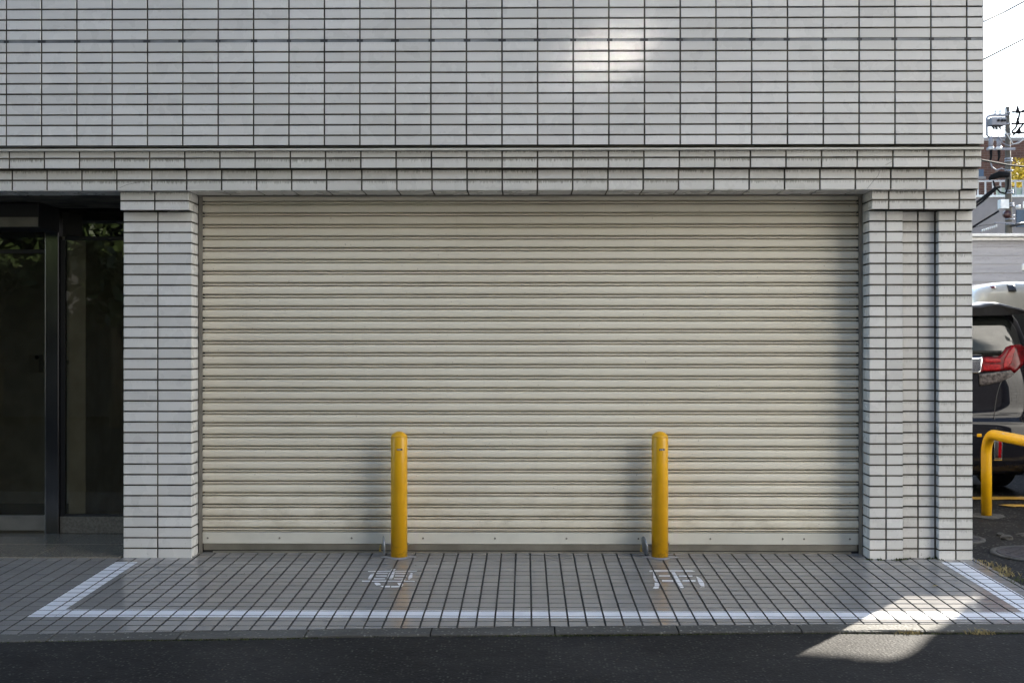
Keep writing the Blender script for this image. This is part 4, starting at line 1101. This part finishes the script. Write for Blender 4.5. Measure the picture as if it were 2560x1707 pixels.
def keep(p):
    t = (p.z+.05)/SUN_DIR.z; x, y = p.x-SUN_DIR.x*t, p.y-SUN_DIR.y*t
    if p.x < 5.0+.45*(p.y-2.9)+.15: return False
    if inside(LIT, x, y): return False
    for cx, cy, rr in ((1.95,-2.50,.03),(2.08,-2.72,.04)):
        if math.hypot(x-cx, y-cy) < rr: return False
    return True
tree("sun_patch_tree", (8.25, 4.9, 0), 3, (7.5, 4.4, 4.8), (2.3, 1.5, 1.9), 15000, .085, M_LEAFG, "unseen evergreen tree added above the shed, its crown cut to shape the sun patch", keep, .14)  # added out of view; crown carved around the sun patch

# ------------------------------------------------------------------ across the street (behind the camera): what the glass and paint mirror, with blocks shaped for the light
M_GRIDT, _ = brickish("opposite_white_tile", (.82,.81,.79), (.80,.79,.77), (.30,.30,.28), 1, 1.1, .5, .035, .4)
op = empty("opposite_building", (7, -14, 0), label="pale tiled office block across the street with rows of windows", cat="building")
g = MB(); g.box(12.3, 39, -22, -12.5, 0, 28); sub(g.build("wall", M_GRIDT), op)  # unseen; height and whiteness shaped to bounce sun onto the facade
for i in range(4):
    for j in range(4, 6):
        g = MB(); x0 = 13.6+i*3.9; z0 = 1.1+j*3.4; g.bbox(x0, x0+2.4, -12.52, -12.44, z0, z0+1.5, .02); fw = sub(g.build("window", M_CARGLASS), op)
op2 = empty("sky_block_house", (-9, -20, 0), label="unseen dark house added across the street to block sky light on the left", cat="house")  # added out of view to darken the left of the facade
g = MB(); g.box(-26, 12.2, -26, -13.2, 0, 13); sub(g.build("wall", plain("shade_black_render", (.028,.028,.030), .85)), op2)  # near-black colour stands in for a facade lying in shade
# unseen pane up there, its bow shaped to throw a sunlight patch over the street
M_BOW = plain("bowed_dark_glass", (.01,.01,.012), .05, spec=.07, var=.0)
M_BOW.node_tree.nodes["Principled BSDF"].inputs['Roughness'].default_value = .05
for l_ in list(M_BOW.node_tree.links):
    if l_.to_socket.name == 'Roughness': M_BOW.node_tree.links.remove(l_)
g = MB(); cx_, cz_ = 10.644, 11.066; G = []
for i in range(25):
    dx = -1.2+.1*i; G.append([g.vert((cx_+dx, -13.17+.011*dx*dx+.014*dz*dz-.008*dx*dz, cz_+dz)) for dz in [-.7+.1*k for k in range(15)]])
for A, C in zip(G, G[1:]):
    for k in range(14): g.face([A[k], A[k+1], C[k+1], C[k]], smooth=True)
bp = sub(g.build("window_pane", M_BOW), op2)
g = MB(); g.bbox(cx_-1.3, cx_+1.3, -13.2, -13.14, cz_-.8, cz_-.71, .01); g.bbox(cx_-1.3, cx_+1.3, -13.2, -13.14, cz_+.71, cz_+.8, .01); g.bbox(cx_-1.3, cx_-1.21, -13.2, -13.14, cz_-.7, cz_+.7, .01); g.bbox(cx_+1.21, cx_+1.3, -13.2, -13.14, cz_-.7, cz_+.7, .01)
sub(g.build("window_frame", M_BLACK), op2)
for i, (x, y, h) in enumerate(((-12.6,-11.6,3.2),(-10.0,-11.9,3.9),(-7.6,-11.5,3.6),(-4.6,-11.8,3.4))):
    tree("street_tree", (x, y, -.08), 2, (x, y, h), (1.6,1.3,1.5), 2600, .16, M_LEAFG, ("round green street tree across the road, first of the row from the far left","taller green street tree across the road, second of the row","broad green street tree across the road, third of the row","green street tree across the road beside the tiled office block")[i], None, .12, "street trees across the road")

# ------------------------------------------------------------------ moss, weeds and litter
g = MB()
def clump(x, y, z, r, n_, m):
    for _ in range(n_):
        a = random.uniform(0, 6.28); d = r*random.random()**.7; px, py = x+d*math.cos(a), y+d*math.sin(a)*.5; h = random.uniform(.25,1)*r*.35
        w = random.uniform(.004,.010); ax = random.uniform(0,3.14)
        g.face([g.vert((px-w*math.cos(ax), py-w*math.sin(ax), z)), g.vert((px+w*math.cos(ax), py+w*math.sin(ax), z)), g.vert((px+random.uniform(-.008,.008), py+random.uniform(-.008,.008), z+h))], m)
x = -4.6
while x < 3.1:
    yk = kerb_y(x)-.126; den = .5+.5*math.sin(x*2.3)+random.uniform(-.3,.3)
    if den > .1 or x > .2: clump(x, yk, -.071, .032, int(10+22*max(0, den)+(12 if x > .3 else 0)), 0)
    x += .03
for (px, py, r) in ((2192,1399,.05),(2176,1399,.03),(2204,1400,.03),(2245,1400,.05),(2262,1398,.04),(2275,1395,.03),(2340,1396,.06),(2322,1397,.04),(2352,1399,.03),(480,1392,.03),(330,1393,.03),(484,1384,.025)):
    q = pave(px, py); clump(q[0], q[1]+.004, SLOPE*min(q[1],0), r, int(420*r), 0)
tag(g.build("moss", [M_MOSS]), kind='stuff')
g = MB()
def blades(x, y, z, n_, h, m=0, spread=.05):
    for _ in range(n_):
        a = random.uniform(0, 6.28); px, py = x+random.gauss(0, spread), y+random.gauss(0, spread*.5); L_ = h*random.uniform(.5,1.2); dx, dy = math.cos(a)*L_*.7, math.sin(a)*L_*.7
        w = .0022
        b0, b1 = g.vert((px-w, py, z)), g.vert((px+w, py, z)); m0, m1 = g.vert((px+dx*.5-w*.8, py+dy*.5, z+L_*.55)), g.vert((px+dx*.5+w*.8, py+dy*.5, z+L_*.55)); t = g.vert((px+dx, py+dy, z+L_*.7))
        g.face([b0, b1, m1, m0], m); g.face([m0, m1, t], m)
for (x, y, n_, h, m) in ((3.078,-.18,50,.05,0),(3.09,-.33,90,.06,0),(3.085,-.47,70,.06,0),(3.09,-.62,60,.05,1),(3.10,-.75,40,.05,1),(3.08,-.05,30,.03,0)):
    blades(x, y, .03*y-.004, int(n_*.45), h*.85, m, .035)
for px, n_ in ((2455,60),(2440,40),(2285,30),(2270,25)):
    a = pave(px, 1576); blades(a[0], kerb_y(min(a[0],3.1))-.128, -.072, n_, .035, 0, .03)
tag(g.build("dry_grass_tufts", [M_STRAW, M_MOSS]), kind='stuff')
g = MB(); rl = random.Random(3)
for _ in range(60):
    x, y = rl.uniform(-3.5,3.2), rl.uniform(-3.2,-.05); z = SLOPE*y+.002 if y > kerb_y(min(x,3.1)) else -.063
    s_ = rl.uniform(.003,.008); a = rl.uniform(0,6.28); u = Vector((math.cos(a), math.sin(a), .3))*s_; w = Vector((-math.sin(a), math.cos(a), .1))*s_*.6
    p = Vector((x, y, z+.003)); g.quad(p-u, p+w, p+u*1.0+Vector((0,0,.002)), p-w, 0)
q = pave(2337, 1466); p = Vector((q[0], q[1], SLOPE*q[1]+.004))
g.quad(p+Vector((-.02,0,0)), p+Vector((0,-.012,.004)), p+Vector((.022,.002,.006)), p+Vector((0,.014,.002)), 1)
tag(g.build("litter", [M_BARK, M_LEAFLITTER]), kind='stuff')
g = MB()
for px, py, s_ in ((2517,1346,.05),(2500,1337,.03),(2520,1395,.02)):
    a = at(px, py, 0); t = EYE/(EYE-a.z); x, y = a.x*t, DIST*(t-1)
    bm = bmesh.new(); bmesh.ops.create_icosphere(bm, subdivisions=2, radius=s_)
    for v in bm.verts: v.co = v.co*random.uniform(.8,1.15); v.co.z *= .5
    bmesh.ops.translate(bm, verts=bm.verts, vec=(x, y, s_*.2)); g.addbm(bm); bm.free()
tag(g.build("rubble", M_PATCH), kind='stuff')
